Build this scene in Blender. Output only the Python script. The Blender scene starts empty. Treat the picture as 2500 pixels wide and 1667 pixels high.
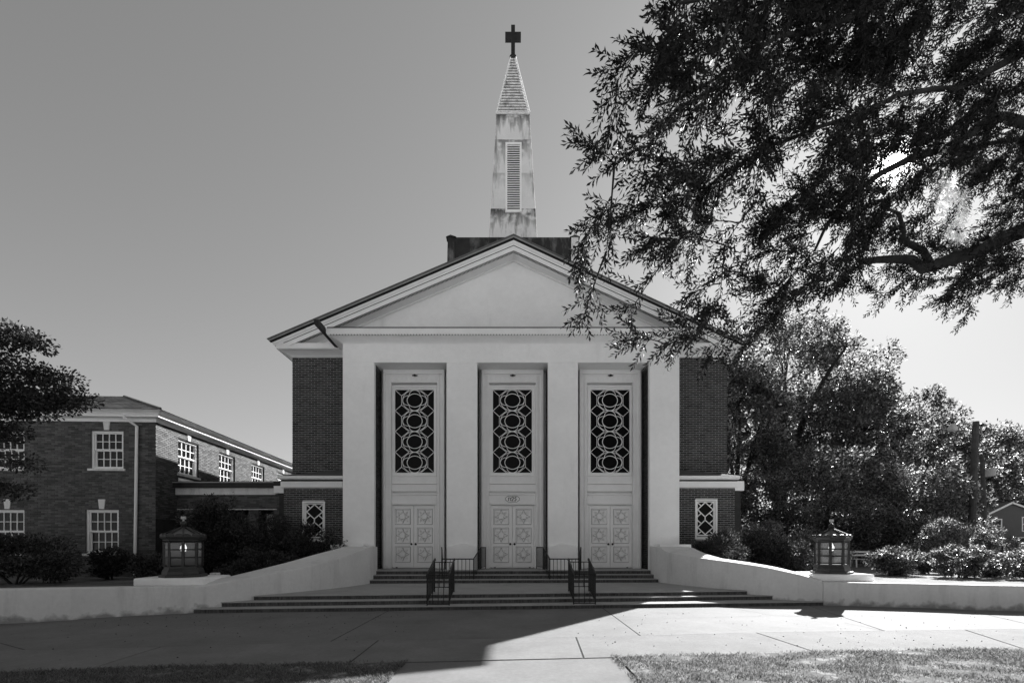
import bpy, math, random
import numpy as np
from mathutils import Matrix, Vector
R = random.Random(7)
NR = np.random.default_rng(11)
C = bpy.context.scene.collection
SC = bpy.context.scene

# ---------------------------------------------------------------- camera, sky, sun, exposure
F = 1200.0            # focal length in pixels of the 2500 px wide photograph
EYE = 1.63
U0, V0 = 1250.0, 1327.0
cam = bpy.data.objects.new('camera', bpy.data.cameras.new('camera'))
C.objects.link(cam)
cam.data.sensor_width = 36.0
cam.data.lens = 36.0 * F / 2500.0
cam.data.shift_y = (V0 - 833.5) / 2500.0
cam.data.clip_start = 0.05
cam.data.clip_end = 3000.0
cam.location = (0, 0, EYE)
cam.rotation_euler = (math.radians(90), 0, 0)
SC.camera = cam

SUN = Vector((933.0, 1200.0, 925.0)).normalized()
SUN_EL = math.asin(SUN.z)
SUN_AZ = math.atan2(SUN.x, SUN.y)
w = bpy.data.worlds.new('World')
SC.world = w
w.use_nodes = True
nt = w.node_tree
nt.nodes.clear()
out = nt.nodes.new('ShaderNodeOutputWorld')
bg = nt.nodes.new('ShaderNodeBackground')
sky = nt.nodes.new('ShaderNodeTexSky')
sky.sky_type = 'NISHITA'
sky.sun_disc = False
sky.sun_elevation = SUN_EL
sky.sun_rotation = SUN_AZ
sky.air_density = 1.0
sky.dust_density = 0.5
sky.ozone_density = 1.0
bw = nt.nodes.new('ShaderNodeRGBToBW')          # black and white photograph: the sky has no hue
nt.links.new(sky.outputs[0], bw.inputs[0])
# compress the range of the sky a little, as the film does
pw = nt.nodes.new('ShaderNodeMath'); pw.operation = 'POWER'; pw.inputs[1].default_value = 0.90
nt.links.new(bw.outputs[0], pw.inputs[0])
sh1 = nt.nodes.new('ShaderNodeMath'); sh1.operation = 'MULTIPLY_ADD'; sh1.inputs[1].default_value = 0.09; sh1.inputs[2].default_value = 1.0
nt.links.new(pw.outputs[0], sh1.inputs[0])
sh2 = nt.nodes.new('ShaderNodeMath'); sh2.operation = 'DIVIDE'
nt.links.new(pw.outputs[0], sh2.inputs[0]); nt.links.new(sh1.outputs[0], sh2.inputs[1])
# the bright aureole round the sun
tc = nt.nodes.new('ShaderNodeTexCoord')
dt = nt.nodes.new('ShaderNodeVectorMath'); dt.operation = 'DOT_PRODUCT'
dt.inputs[1].default_value = SUN
nt.links.new(tc.outputs['Generated'], dt.inputs[0])
mx = nt.nodes.new('ShaderNodeMath'); mx.operation = 'MAXIMUM'; mx.inputs[1].default_value = 0
nt.links.new(dt.outputs['Value'], mx.inputs[0])
p1 = nt.nodes.new('ShaderNodeMath'); p1.operation = 'POWER'; p1.inputs[1].default_value = 6500
nt.links.new(mx.outputs[0], p1.inputs[0])
m1 = nt.nodes.new('ShaderNodeMath'); m1.operation = 'MULTIPLY'; m1.inputs[1].default_value = 120.0
nt.links.new(p1.outputs[0], m1.inputs[0])
ad = nt.nodes.new('ShaderNodeMath'); ad.operation = 'ADD'
nt.links.new(sh2.outputs[0], ad.inputs[0]); nt.links.new(m1.outputs[0], ad.inputs[1])
nt.links.new(ad.outputs[0], bg.inputs[0])
bg.inputs[1].default_value = 0.059
nt.links.new(bg.outputs[0], out.inputs[0])

sl = bpy.data.lights.new('sun', 'SUN')
sl.energy = 4.7
sl.angle = math.radians(0.55)
sl.color = (1, 1, 1)
so = bpy.data.objects.new('sun', sl)
so.rotation_euler = (-SUN).to_track_quat('-Z', 'Y').to_euler()
so.location = (20, 20, 40)
C.objects.link(so)
SC.view_settings.view_transform = 'Standard'
SC.view_settings.look = 'None'
SC.view_settings.exposure = 1.64
SC.view_settings.gamma = 1.0
SC.view_settings.use_curve_mapping = False
SC.cycles.use_denoising = True
SC.cycles.max_bounces = 8
SC.cycles.diffuse_bounces = 5
SC.cycles.transparent_max_bounces = 8

# ---------------------------------------------------------------- photograph pixel -> place
def X(u, y): return (u - U0) * y / F
def Z(v, y): return EYE + (V0 - v) * y / F
def P(u, v, y): return (X(u, y), y, Z(v, y))
def G(u, v, z=0.0):
    y = F * (EYE - z) / (v - V0)
    return (X(u, y), y)

# ---------------------------------------------------------------- materials (all grey: black and white film)
def mat(name, base, var=0.0, scale=3.0, rough=0.8, bump=0.0, bscale=60.0, island=0.0, streak=None, spec=0.3, spots=None, metal=0.0):
    m = bpy.data.materials.new(name); m.use_nodes = True
    n = m.node_tree; b = n.nodes['Principled BSDF']
    b.inputs['Roughness'].default_value = rough
    b.inputs['Metallic'].default_value = metal
    b.inputs['Specular IOR Level'].default_value = spec
    g = n.nodes.new('ShaderNodeNewGeometry')
    val = n.nodes.new('ShaderNodeValue'); val.outputs[0].default_value = base
    cur = val.outputs[0]
    def mth(op, a, c, clamp=False):
        k = n.nodes.new('ShaderNodeMath'); k.operation = op; k.use_clamp = clamp
        for i, q in enumerate((a, c)):
            if isinstance(q, (int, float)): k.inputs[i].default_value = q
            else: n.links.new(q, k.inputs[i])
        return k.outputs[0]
    def noise(sc, detail=4, vec=None, rg=0.6):
        t = n.nodes.new('ShaderNodeTexNoise'); t.inputs['Scale'].default_value = sc
        t.inputs['Detail'].default_value = detail; t.inputs['Roughness'].default_value = rg
        n.links.new(vec if vec else g.outputs['Position'], t.inputs['Vector'])
        return t.outputs[0]
    def mapped(sx, sy, sz):
        q = n.nodes.new('ShaderNodeMapping'); q.inputs['Scale'].default_value = (sx, sy, sz)
        n.links.new(g.outputs['Position'], q.inputs['Vector']); return q.outputs[0]
    def rng(x, a, b_, lo, hi):
        r = n.nodes.new('ShaderNodeMapRange'); r.inputs['From Min'].default_value = a; r.inputs['From Max'].default_value = b_
        r.inputs['To Min'].default_value = lo; r.inputs['To Max'].default_value = hi
        n.links.new(x, r.inputs['Value']); return r.outputs[0]
    if var:
        cur = mth('MULTIPLY', cur, rng(noise(scale), 0.3, 0.7, 1 - var, 1 + var))
        cur = mth('MULTIPLY', cur, rng(noise(scale * 14, 5), 0.3, 0.7, 1 - var * .6, 1 + var * .6))
    if island:
        oi = n.nodes.new('ShaderNodeObjectInfo')
        f = mth('FRACT', mth('ADD', g.outputs['Random Per Island'], oi.outputs['Random']), 0)
        cur = mth('MULTIPLY', cur, rng(f, 0, 1, 1 - island, 1 + island))
    if streak:
        sx, sz, lo, hi, amt = streak
        s = rng(noise(1.0, 6, mapped(sx, sx, sz), 0.65), lo, hi, 1, amt)
        cur = mth('MULTIPLY', cur, s)
    if spots:
        sc, lo, hi, amt = spots
        cur = mth('MULTIPLY', cur, rng(noise(sc, 3), lo, hi, 1, amt))
    n.links.new(cur, b.inputs['Base Color'])
    if bump:
        bp = n.nodes.new('ShaderNodeBump'); bp.inputs['Strength'].default_value = bump; bp.inputs['Distance'].default_value = 0.01
        n.links.new(noise(bscale, 6), bp.inputs['Height'])
        n.links.new(bp.outputs[0], b.inputs['Normal'])
    return m

def leafmat(name, base, trans, rough=0.45, spec=0.5, var=0.5):
    m = bpy.data.materials.new(name); m.use_nodes = True
    n = m.node_tree; b = n.nodes['Principled BSDF']; o = n.nodes['Material Output']
    g = n.nodes.new('ShaderNodeNewGeometry')
    r = n.nodes.new('ShaderNodeMapRange'); r.inputs['To Min'].default_value = base * (1 - var); r.inputs['To Max'].default_value = base * (1 + var)
    n.links.new(g.outputs['Random Per Island'], r.inputs['Value'])
    n.links.new(r.outputs[0], b.inputs['Base Color'])
    b.inputs['Roughness'].default_value = rough; b.inputs['Specular IOR Level'].default_value = spec
    t = n.nodes.new('ShaderNodeBsdfTranslucent')
    q = n.nodes.new('ShaderNodeMath'); q.operation = 'FRACT'; q0 = n.nodes.new('ShaderNodeMath'); q0.operation = 'MULTIPLY'; q0.inputs[1].default_value = 7.31
    n.links.new(g.outputs['Random Per Island'], q0.inputs[0]); n.links.new(q0.outputs[0], q.inputs[0])
    q2 = n.nodes.new('ShaderNodeMath'); q2.operation = 'POWER'; q2.inputs[1].default_value = 2.5; n.links.new(q.outputs[0], q2.inputs[0])
    q3 = n.nodes.new('ShaderNodeMath'); q3.operation = 'MULTIPLY'; q3.inputs[1].default_value = trans * 3.0; n.links.new(q2.outputs[0], q3.inputs[0])
    n.links.new(q3.outputs[0], t.inputs[0])
    a = n.nodes.new('ShaderNodeAddShader')
    n.links.new(b.outputs[0], a.inputs[0]); n.links.new(t.outputs[0], a.inputs[1]); n.links.new(a.outputs[0], o.inputs[0])
    return m

M = {}
M['stucco'] = mat('white_stucco', 0.90, 0.045, 0.5, 0.9, 0.45, 60, streak=(1.6, 0.25, 0.60, 0.80, 0.86))
M['stucco_stained'] = mat('weathered_stucco', 0.74, 0.06, 0.8, 0.9, 0.3, 60, streak=(3.0, 0.5, 0.50, 0.66, 0.75))
M['wall_stucco'] = mat('garden_wall_stucco', 0.70, 0.07, 0.9, 0.9, 0.4, 60, streak=(2.5, 0.4, 0.52, 0.72, 0.8))
M['paint'] = mat('white_paint', 0.90, 0.03, 2.0, 0.55, 0.05, 40)
M['trim'] = mat('trim_paint', 0.88, 0.04, 2.0, 0.6)
M['steeple'] = mat('stained_steeple_render', 0.78, 0.10, 1.5, 0.9, 0.3, 50, streak=(2.6, 0.35, 0.50, 0.66, 0.22))
M['slat'] = mat('mossy_slat', 0.85, 0.15, 4, 0.8, streak=(5, 3, 0.50, 0.70, 0.35))
M['parapet'] = mat('blackened_parapet', 0.03, 0.3, 2.0, 0.9, 0.3, 40, streak=(2.0, 0.7, 0.50, 0.66, 5.0))
M['mortar'] = mat('mortar', 0.34, 0.25, 5, 0.95)
M['brick'] = mat('dark_brick', 0.030, 0.25, 6, 0.85, 0.4, 60, island=0.75)
M['brick_annex'] = mat('annex_brick', 0.085, 0.2, 6, 0.7, 0.4, 60, island=0.5)
M['mortar_dark'] = mat('dark_mortar', 0.09, 0.3, 5, 0.95)
M['shingle'] = mat('roof_shingle', 0.11, 0.2, 3, 0.9, 0.5, 120, island=0.5)
M['roof'] = mat('dark_roof', 0.04, 0.2, 3, 0.85)
M['concrete'] = mat('plaza_concrete', 0.168, 0.14, 0.7, 0.85, 0.5, 130, streak=(0.8, 0.8, 0.55, 0.75, 0.8), spots=(260, 0.60, 0.72, 0.45))
M['concrete2'] = mat('sidewalk_concrete', 0.186, 0.15, 1.1, 0.9, 0.8, 170, spots=(300, 0.64, 0.72, 0.5))
M['step'] = mat('step_concrete', 0.36, 0.12, 1.4, 0.85, 0.4, 90, spots=(260, 0.66, 0.72, 0.5))
M['riser'] = mat('mildewed_riser', 0.10, 0.25, 3, 0.9, 0.4, 80, streak=(26, 5, 0.40, 0.70, 0.25))
M['joint'] = mat('joint_dirt_and_shade', 0.035, 0.3, 5, 0.95)
M['soil'] = mat('bare_soil', 0.42, 0.3, 2.5, 0.95, 0.8, 60)  # paled so the unseen ground bounces more light onto the facade
M['lawn'] = mat('lawn_ground', 0.12, 0.35, 0.7, 0.95, 0.6, 40, spots=(9, 0.4, 0.65, 1.6))
M['turf'] = mat('turf_soil', 0.075, 0.4, 2.0, 0.95, 0.8, 50, spots=(5, 0.50, 0.62, 2.6))
M['groove'] = mat('groove_shade', 0.16, 0.3, 8, 0.9)  # dark colour paints the shade in the door panel relief
M['glass'] = mat('dark_glass', 0.004, 0, rough=0.2, spec=0.10)
M['glass2'] = mat('window_glass', 0.012, 0.3, 3, rough=0.08, spec=0.25)
M['curtain'] = mat('white_curtain', 0.5, 0.15, 4, 0.9)
M['iron'] = mat('black_iron', 0.012, 0.2, 8, 0.45, spec=0.3)
M['bronze'] = mat('dark_bronze', 0.03, 0.3, 6, 0.45, 0.2, 30, spec=0.4)
M['flute'] = mat('lantern_roof_metal', 0.10, 0.3, 6, 0.4, spec=0.6)
M['gutter'] = mat('dark_gutter', 0.02, 0.3, 4, 0.6)
M['crossmat'] = mat('dark_cross', 0.018, 0.3, 4, 0.6)
M['ink'] = mat('black_paint', 0.012, 0, rough=0.6)
M['bark'] = mat('bark', 0.03, 0.4, 5, 0.95, 0.9, 25)
M['polewood'] = mat('pole_wood', 0.07, 0.3, 3, 0.9, 0.5, 40)
M['greymetal'] = mat('grey_metal', 0.40, 0.1, 3, 0.5)
M['siding'] = mat('grey_siding', 0.13, 0.05, 2, 0.8)
M['dirtleaf'] = mat('fallen_leaf', 0.03, 0.3, 5, 0.9)
M['moss'] = leafmat('spanish_moss', 0.7, 0.6, 0.9, 0.1, 0.25)
M['oakleaf'] = leafmat('oak_leaf', 0.018, 0.008, 0.6, 0.12, 0.6)
M['leaf'] = leafmat('tree_leaf', 0.026, 0.13, 0.48, 0.45, 0.7)
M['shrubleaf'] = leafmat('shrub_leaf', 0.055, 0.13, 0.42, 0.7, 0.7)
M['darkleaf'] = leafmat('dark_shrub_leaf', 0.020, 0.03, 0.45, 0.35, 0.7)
M['grass'] = leafmat('grass_blade', 0.085, 0.07, 0.6, 0.3, 0.85)
def frosted():
    m = bpy.data.materials.new('frosted_pane'); m.use_nodes = True
    n = m.node_tree; b = n.nodes['Principled BSDF']; o = n.nodes['Material Output']
    b.inputs['Base Color'].default_value = (.03, .03, .03, 1); b.inputs['Roughness'].default_value = 0.25
    t = n.nodes.new('ShaderNodeBsdfTranslucent'); t.inputs[0].default_value = (.30, .30, .30, 1)
    x = n.nodes.new('ShaderNodeMixShader'); x.inputs[0].default_value = 0.75
    n.links.new(b.outputs[0], x.inputs[1]); n.links.new(t.outputs[0], x.inputs[2]); tp = n.nodes.new('ShaderNodeBsdfTransparent'); tp.inputs[0].default_value = (.9, .9, .9, 1); x2 = n.nodes.new('ShaderNodeMixShader'); x2.inputs[0].default_value = .38
    n.links.new(x.outputs[0], x2.inputs[1]); n.links.new(tp.outputs[0], x2.inputs[2]); n.links.new(x2.outputs[0], o.inputs[0])
    return m
M['frost'] = frosted()
def bulbmat():
    m = bpy.data.materials.new('lit_bulb'); m.use_nodes = True; b = m.node_tree.nodes['Principled BSDF']
    b.inputs['Emission Color'].default_value = (1, 1, 1, 1); b.inputs['Emission Strength'].default_value = 3.0
    return m
M['bulb'] = bulbmat()

def stainmat():
    m = mat('rain_stained_render', 0.74, 0.06, 1.5, 0.9, 0.3, 50, streak=(3.2, 0.4, 0.54, 0.72, 0.35))
    n = m.node_tree; b = n.nodes['Principled BSDF']; src = b.inputs['Base Color'].links[0].from_socket
    g = n.nodes.new('ShaderNodeNewGeometry'); sp = n.nodes.new('ShaderNodeSeparateXYZ'); n.links.new(g.outputs['Position'], sp.inputs[0])
    def noise(sx, sz, det=5):
        q = n.nodes.new('ShaderNodeMapping'); q.inputs['Scale'].default_value = (sx, sx, sz); n.links.new(g.outputs['Position'], q.inputs['Vector'])
        t = n.nodes.new('ShaderNodeTexNoise'); t.inputs['Scale'].default_value = 1; t.inputs['Detail'].default_value = det; n.links.new(q.outputs[0], t.inputs['Vector']); return t.outputs[0]
    def mth(op, a, c, clamp=False):
        k = n.nodes.new('ShaderNodeMath'); k.operation = op; k.use_clamp = clamp
        for i, q in enumerate((a, c)):
            if isinstance(q, (int, float)): k.inputs[i].default_value = q
            else: n.links.new(q, k.inputs[i])
        return k.outputs[0]
    drip = noise(6.5, 0.6); blot = noise(2.5, 2.5)
    tot = None
    for (z0, ln, am) in ((22.05, .55, 1.0), (20.75, .8, .75), (17.35, .9, 1.0), (19.1, .5, .35)):
        # depth below the line divided by its reach, broken up by the drips
        d = mth('SUBTRACT', z0, sp.outputs[2]); on = mth('GREATER_THAN', d, 0)
        reach = mth('MULTIPLY', mth('MULTIPLY', drip, drip), ln * 5.2)
        f = mth('SUBTRACT', 1.0, mth('DIVIDE', d, mth('ADD', reach, .02)), True)
        f = mth('MULTIPLY', mth('MULTIPLY', f, on), am)
        tot = f if tot is None else mth('MAXIMUM', tot, f)
    r = n.nodes.new('ShaderNodeMapRange'); r.inputs['From Min'].default_value = .34; r.inputs['From Max'].default_value = .50; n.links.new(blot, r.inputs['Value'])
    tot = mth('MULTIPLY', tot, r.outputs[0])
    k = mth('SUBTRACT', 1.0, mth('MULTIPLY', tot, .93))
    n.links.new(mth('MULTIPLY', src, k), b.inputs['Base Color'])
    return m
M['steeple_stained'] = stainmat()
def splash(m):   # splash dirt and algae along the foot of the garden walls
    n = m.node_tree; b = n.nodes['Principled BSDF']; src = b.inputs['Base Color'].links[0].from_socket
    g = n.nodes.new('ShaderNodeNewGeometry'); sp = n.nodes.new('ShaderNodeSeparateXYZ'); n.links.new(g.outputs['Position'], sp.inputs[0])
    t = n.nodes.new('ShaderNodeTexNoise'); t.inputs['Scale'].default_value = 4.5; t.inputs['Detail'].default_value = 6; n.links.new(g.outputs['Position'], t.inputs['Vector'])
    a = n.nodes.new('ShaderNodeMath'); a.operation = 'MULTIPLY_ADD'; a.inputs[1].default_value = -.55; n.links.new(t.outputs[0], a.inputs[0]); n.links.new(sp.outputs[2], a.inputs[2])
    r = n.nodes.new('ShaderNodeMapRange'); r.inputs['From Min'].default_value = -.26; r.inputs['From Max'].default_value = -.12; r.inputs['To Min'].default_value = .45; r.inputs['To Max'].default_value = 1.0
    n.links.new(a.outputs[0], r.inputs['Value'])
    k = n.nodes.new('ShaderNodeMath'); k.operation = 'MULTIPLY'; n.links.new(src, k.inputs[0]); n.links.new(r.outputs[0], k.inputs[1]); n.links.new(k.outputs[0], b.inputs['Base Color'])
splash(M['wall_stucco'])

# ---------------------------------------------------------------- mesh helpers
EMPT = {}
def link(name, me, mt, parent=None, kind=None):
    if mt is not None and not me.materials: me.materials.append(mt)
    o = bpy.data.objects.new(name, me); C.objects.link(o)
    if parent is not None:
        o.parent = parent
        if parent.name in EMPT: o.matrix_parent_inverse = EMPT[parent.name].inverted()
    if kind: o['kind'] = kind
    return o

def thing(name, label, cat, loc=(0, 0, 0), rz=0.0, group=None):
    o = bpy.data.objects.new(name, None); C.objects.link(o)
    o.location = loc; o.rotation_euler = (0, 0, rz); o.empty_display_size = 0.3
    EMPT[o.name] = Matrix.Translation(Vector(loc)) @ Matrix.Rotation(rz, 4, 'Z')
    o['label'] = label; o['category'] = cat
    if group: o['group'] = group
    return o

def tag(o, label, cat, group=None):
    o['label'] = label; o['category'] = cat
    if group: o['group'] = group
    return o

class MB:
    """collects polygons; fn maps local points into the world"""
    def __init__(s, fn=None): s.v = []; s.f = []; s.fn = fn
    def add(s, pts, faces):
        b = len(s.v)
        s.v += [tuple(s.fn(*p)) for p in pts] if s.fn else [tuple(p) for p in pts]
        s.f += [tuple(b + i for i in f) for f in faces]
    def box(s, x0, x1, y0, y1, z0, z1):
        s.add([(x0, y0, z0), (x1, y0, z0), (x1, y1, z0), (x0, y1, z0), (x0, y0, z1), (x1, y0, z1), (x1, y1, z1), (x0, y1, z1)],
              [(0, 3, 2, 1), (4, 5, 6, 7), (0, 1, 5, 4), (1, 2, 6, 5), (2, 3, 7, 6), (3, 0, 4, 7)])
    def hexa(s, a, b):
        """two quads a (bottom) and b (top)"""
        s.add(list(a) + list(b), [(0, 3, 2, 1), (4, 5, 6, 7), (0, 1, 5, 4), (1, 2, 6, 5), (2, 3, 7, 6), (3, 0, 4, 7)])
    def prism(s, poly, z0, z1, axis='z'):
        n = len(poly)
        if axis == 'z': lo = [(p[0], p[1], z0) for p in poly]; hi = [(p[0], p[1], z1) for p in poly]
        elif axis == 'y': lo = [(p[0], z0, p[1]) for p in poly]; hi = [(p[0], z1, p[1]) for p in poly]
        else: lo = [(z0, p[0], p[1]) for p in poly]; hi = [(z1, p[0], p[1]) for p in poly]
        s.add(lo + hi, [tuple(range(n))[::-1], tuple(range(n, 2 * n))] + [(i, (i + 1) % n, n + (i + 1) % n, n + i) for i in range(n)])
    def tube(s, pts, rad, n=6, closed=False, cap=True):
        pts = [Vector(p) for p in pts]; k = len(pts)
        rr = rad if isinstance(rad, (list, tuple)) else [rad] * k
        ring = []; up = None
        for i, p in enumerate(pts):
            if closed: d = (pts[(i + 1) % k] - pts[i - 1])
            else: d = pts[min(i + 1, k - 1)] - pts[max(i - 1, 0)]
            d.normalize()
            if up is None: up = Vector((0, 0, 1)) if abs(d.z) < 0.9 else Vector((0, 1, 0))
            a = d.cross(up)
            if a.length < 1e-4: a = d.cross(Vector((1, 0.3, 0)))
            a.normalize(); b = a.cross(d); up = b
            ring += [tuple(p + (a * math.cos(2 * math.pi * j / n) + b * math.sin(2 * math.pi * j / n)) * rr[i]) for j in range(n)]
        fs = []
        for i in range(k if closed else k - 1):
            q = (i + 1) % k
            fs += [(i * n + j, i * n + (j + 1) % n, q * n + (j + 1) % n, q * n + j) for j in range(n)]
        if cap and not closed: fs += [tuple(range(n))[::-1], tuple((k - 1) * n + j for j in range(n))]
        s.add(ring, fs)
    def lathe(s, prof, c, n=16, a0=0.0):
        ring = []
        for r, z in prof:
            ring += [(c[0] + r * math.cos(a0 + 2 * math.pi * j / n), c[1] + r * math.sin(a0 + 2 * math.pi * j / n), c[2] + z) for j in range(n)]
        k = len(prof); fs = []
        for i in range(k - 1):
            fs += [(i * n + j, i * n + (j + 1) % n, (i + 1) * n + (j + 1) % n, (i + 1) * n + j) for j in range(n)]
        fs += [tuple(range(n))[::-1], tuple((k - 1) * n + j for j in range(n))]
        s.add(ring, fs)
    def bar2(s, p, q, wd, y0, y1):
        """flat bar in the xz plane between p and q, width wd"""
        d = Vector((q[0] - p[0], q[1] - p[1])); L = d.length
        if L < 1e-6: return
        nx, nz = -d.y / L * wd / 2, d.x / L * wd / 2
        s.prism([(p[0] + nx, p[1] + nz), (p[0] - nx, p[1] - nz), (q[0] - nx, q[1] - nz), (q[0] + nx, q[1] + nz)], y0, y1, 'y')
    def strip2(s, pts, wd, y0, y1, closed=False):
        """bent flat bar through xz points"""
        n = len(pts); A = []; B = []
        for i in range(n):
            a = pts[i - 1] if (i > 0 or closed) else pts[0]
            b = pts[(i + 1) % n] if (i < n - 1 or closed) else pts[-1]
            dx, dz = b[0] - a[0], b[1] - a[1]; L = math.hypot(dx, dz) or 1
            A.append((pts[i][0] - dz / L * wd / 2, pts[i][1] + dx / L * wd / 2)); B.append((pts[i][0] + dz / L * wd / 2, pts[i][1] - dx / L * wd / 2))
        v = []
        for i in range(n): v += [(A[i][0], y0, A[i][1]), (B[i][0], y0, B[i][1]), (B[i][0], y1, B[i][1]), (A[i][0], y1, A[i][1])]
        f = []
        for i in range(n if closed else n - 1):
            a, b = i * 4, ((i + 1) % n) * 4
            for j in range(4): f.append((a + j, a + (j + 1) % 4, b + (j + 1) % 4, b + j))
        s.add(v, f)
    def mesh(s, name, smooth=False, bevel=0):
        me = bpy.data.meshes.new(name); me.from_pydata(s.v, [], s.f); me.validate(); me.update()
        if len(s.f) < 4000:
            import bmesh
            bm = bmesh.new(); bm.from_mesh(me); bmesh.ops.recalc_face_normals(bm, faces=bm.faces); bm.to_mesh(me); bm.free()
        if smooth: me.polygons.foreach_set('use_smooth', [True] * len(me.polygons))
        return me
    def build(s, name, mt, parent=None, kind=None, smooth=False, bevel=0):
        o = link(name, s.mesh(name, smooth), mt, parent, kind)
        if bevel:
            b = o.modifiers.new('bevel', 'BEVEL'); b.width = bevel; b.segments = 2; b.limit_method = 'ANGLE'
            b.angle_limit = math.radians(40)
        return o

def struct(name, mb, mt, parent=None, **k):
    o = mb.build(name, mt, parent, **k)
    if parent is None: o['kind'] = 'structure'
    return o

def quadmesh(name, V, nq, mt, parent=None, kind=None, tri=False):
    """numpy: V (n,3) and consecutive groups of 4 (or 3) are faces"""
    k = 3 if tri else 4
    me = bpy.data.meshes.new(name)
    n = len(V); me.vertices.add(n); me.vertices.foreach_set('co', np.asarray(V, dtype=np.float32).ravel())
    me.loops.add(n); me.loops.foreach_set('vertex_index', np.arange(n, dtype=np.int32))
    me.polygons.add(n // k); me.polygons.foreach_set('loop_start', np.arange(0, n, k, dtype=np.int32))
    me.update(calc_edges=True)
    return link(name, me, mt, parent, kind)

def leaves(pos, dirs, length, width, rng=NR, curl=0.25):
    """leaf quads: diamond-like with the broad part past the middle"""
    n = len(pos)
    d = dirs / (np.linalg.norm(dirs, axis=1, keepdims=True) + 1e-9)
    r = rng.normal(size=(n, 3)); s = np.cross(d, r); s /= (np.linalg.norm(s, axis=1, keepdims=True) + 1e-9)
    nn = np.cross(d, s)
    L = (length * rng.uniform(0.65, 1.25, n))[:, None]; W = (width * rng.uniform(0.7, 1.2, n))[:, None]
    a = pos; b = pos + d * L * .55 + s * W * .5 + nn * L * curl * .3; c = pos + d * L + nn * L * curl * rng.uniform(-.6, .6, n)[:, None]
    e = pos + d * L * .55 - s * W * .5 + nn * L * curl * .3
    return np.stack([a, b, c, e], axis=1).reshape(-1, 3)

def unit(n, rng=NR):
    v = rng.normal(size=(n, 3)); return v / np.linalg.norm(v, axis=1, keepdims=True)

# ---------------------------------------------------------------- brickwork
BRK = {}
def brick_mesh(key, L, H, D, mt):
    if key not in BRK:
        mb = MB(); e = 0.004
        mb.hexa([(-L/2, -D, -H/2), (L/2, -D, -H/2), (L/2, 0, -H/2), (-L/2, 0, -H/2)], [(-L/2, -D, H/2), (L/2, -D, H/2), (L/2, 0, H/2), (-L/2, 0, H/2)])
        me = mb.mesh('brick'); me.materials.append(mt); BRK[key] = me
    return BRK[key]

class Bricks:
    """running bond on a plane: a along the wall, z up; org + a*dirv, faces along nrm"""
    PITCH, COURSE, DEPTH = 0.247, 0.0702, 0.011
    def __init__(s, org, dirv, nrm, mt):
        s.o = Vector(org); s.d = Vector(dirv).normalized(); s.n = Vector(nrm).normalized(); s.mt = mt; s.rows = []
    def lay(s, a0, a1, z0, z1, holes=()):
        j = 0.017; pit, co = s.PITCH, s.COURSE
        r0 = int(math.floor(z0 / co))
        for r in range(r0, int(math.ceil(z1 / co)) + 1):
            zb, zt = r * co, r * co + co - j
            if zb < z0 - 0.02 or zt > z1 + 0.02: continue
            off = (r % 2) * pit / 2
            k = math.floor((a0 - off) / pit)
            while k * pit + off < a1:
                b0, b1 = k * pit + off, k * pit + off + pit - j * .9
                k += 1
                segs = [(max(b0, a0), min(b1, a1))]
                for (h0, h1, hz0, hz1) in holes:
                    if zt > hz0 and zb < hz1:
                        ns = []
                        for (p, q) in segs:
                            if q <= h0 or p >= h1: ns.append((p, q)); continue
                            if p < h0: ns.append((p, h0))
                            if q > h1: ns.append((h1, q))
                        segs = ns
                for (p, q) in segs:
                    if q - p > 0.03: s.rows.append((p, q, zb, zt))
    def build(s, parent, singles, key='b'):
        full = [r for r in s.rows if r[1] - r[0] > s.PITCH * .9]
        pick = full[:singles] if singles < len(full) else full
        if singles and len(full) > singles:
            full.sort(key=lambda r: -(r[2]) if False else (s.o + s.d * r[0]).y)
            pick = full[:singles]
        ps = set(pick)
        ang = math.atan2(s.d.y, s.d.x)
        L = s.PITCH - 0.017; H = s.COURSE - 0.017
        me = brick_mesh(key, L, H, s.DEPTH, s.mt)
        for (p, q, zb, zt) in pick:
            o = bpy.data.objects.new('brick', me); C.objects.link(o)
            c = s.o + s.d * ((p + q) / 2) + s.n * R.uniform(-.002, .002); o.location = (c.x, c.y, (zb + zt) / 2)
            o.rotation_euler = (0, R.uniform(-.004, .004), ang)
            o.parent = parent
        mb = MB()
        for r in s.rows:
            if r in ps: continue
            p, q, zb, zt = r; e = s.DEPTH + R.uniform(-.003, .002)
            pts = []
            for zz in (zb, zt):
                for (a, dd) in ((p, e), (q, e), (q, 0), (p, 0)):
                    v = s.o + s.d * a + s.n * dd; pts.append((v.x, v.y, zz))
            mb.add(pts, [(4, 5, 6, 7), (0, 3, 2, 1), (0, 1, 5, 4), (1, 2, 6, 5), (3, 0, 4, 7)])
        if mb.v:
            o = mb.build('brickwork', s.mt, parent, kind='stuff')
        return len(pick)

# ================================================================= GROUND
gr = MB(); gr.add([(-400, -300, -0.012), (400, -300, -0.012), (400, 900, -0.012), (-400, 900, -0.012)], [(0, 1, 2, 3)])
ground = struct('ground', gr, M['soil'])
# raised lawn behind the garden walls
LZ = 0.36
lw = MB()
def GW(pts, z): return [(p[0], p[1], z) for p in pts]
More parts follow.
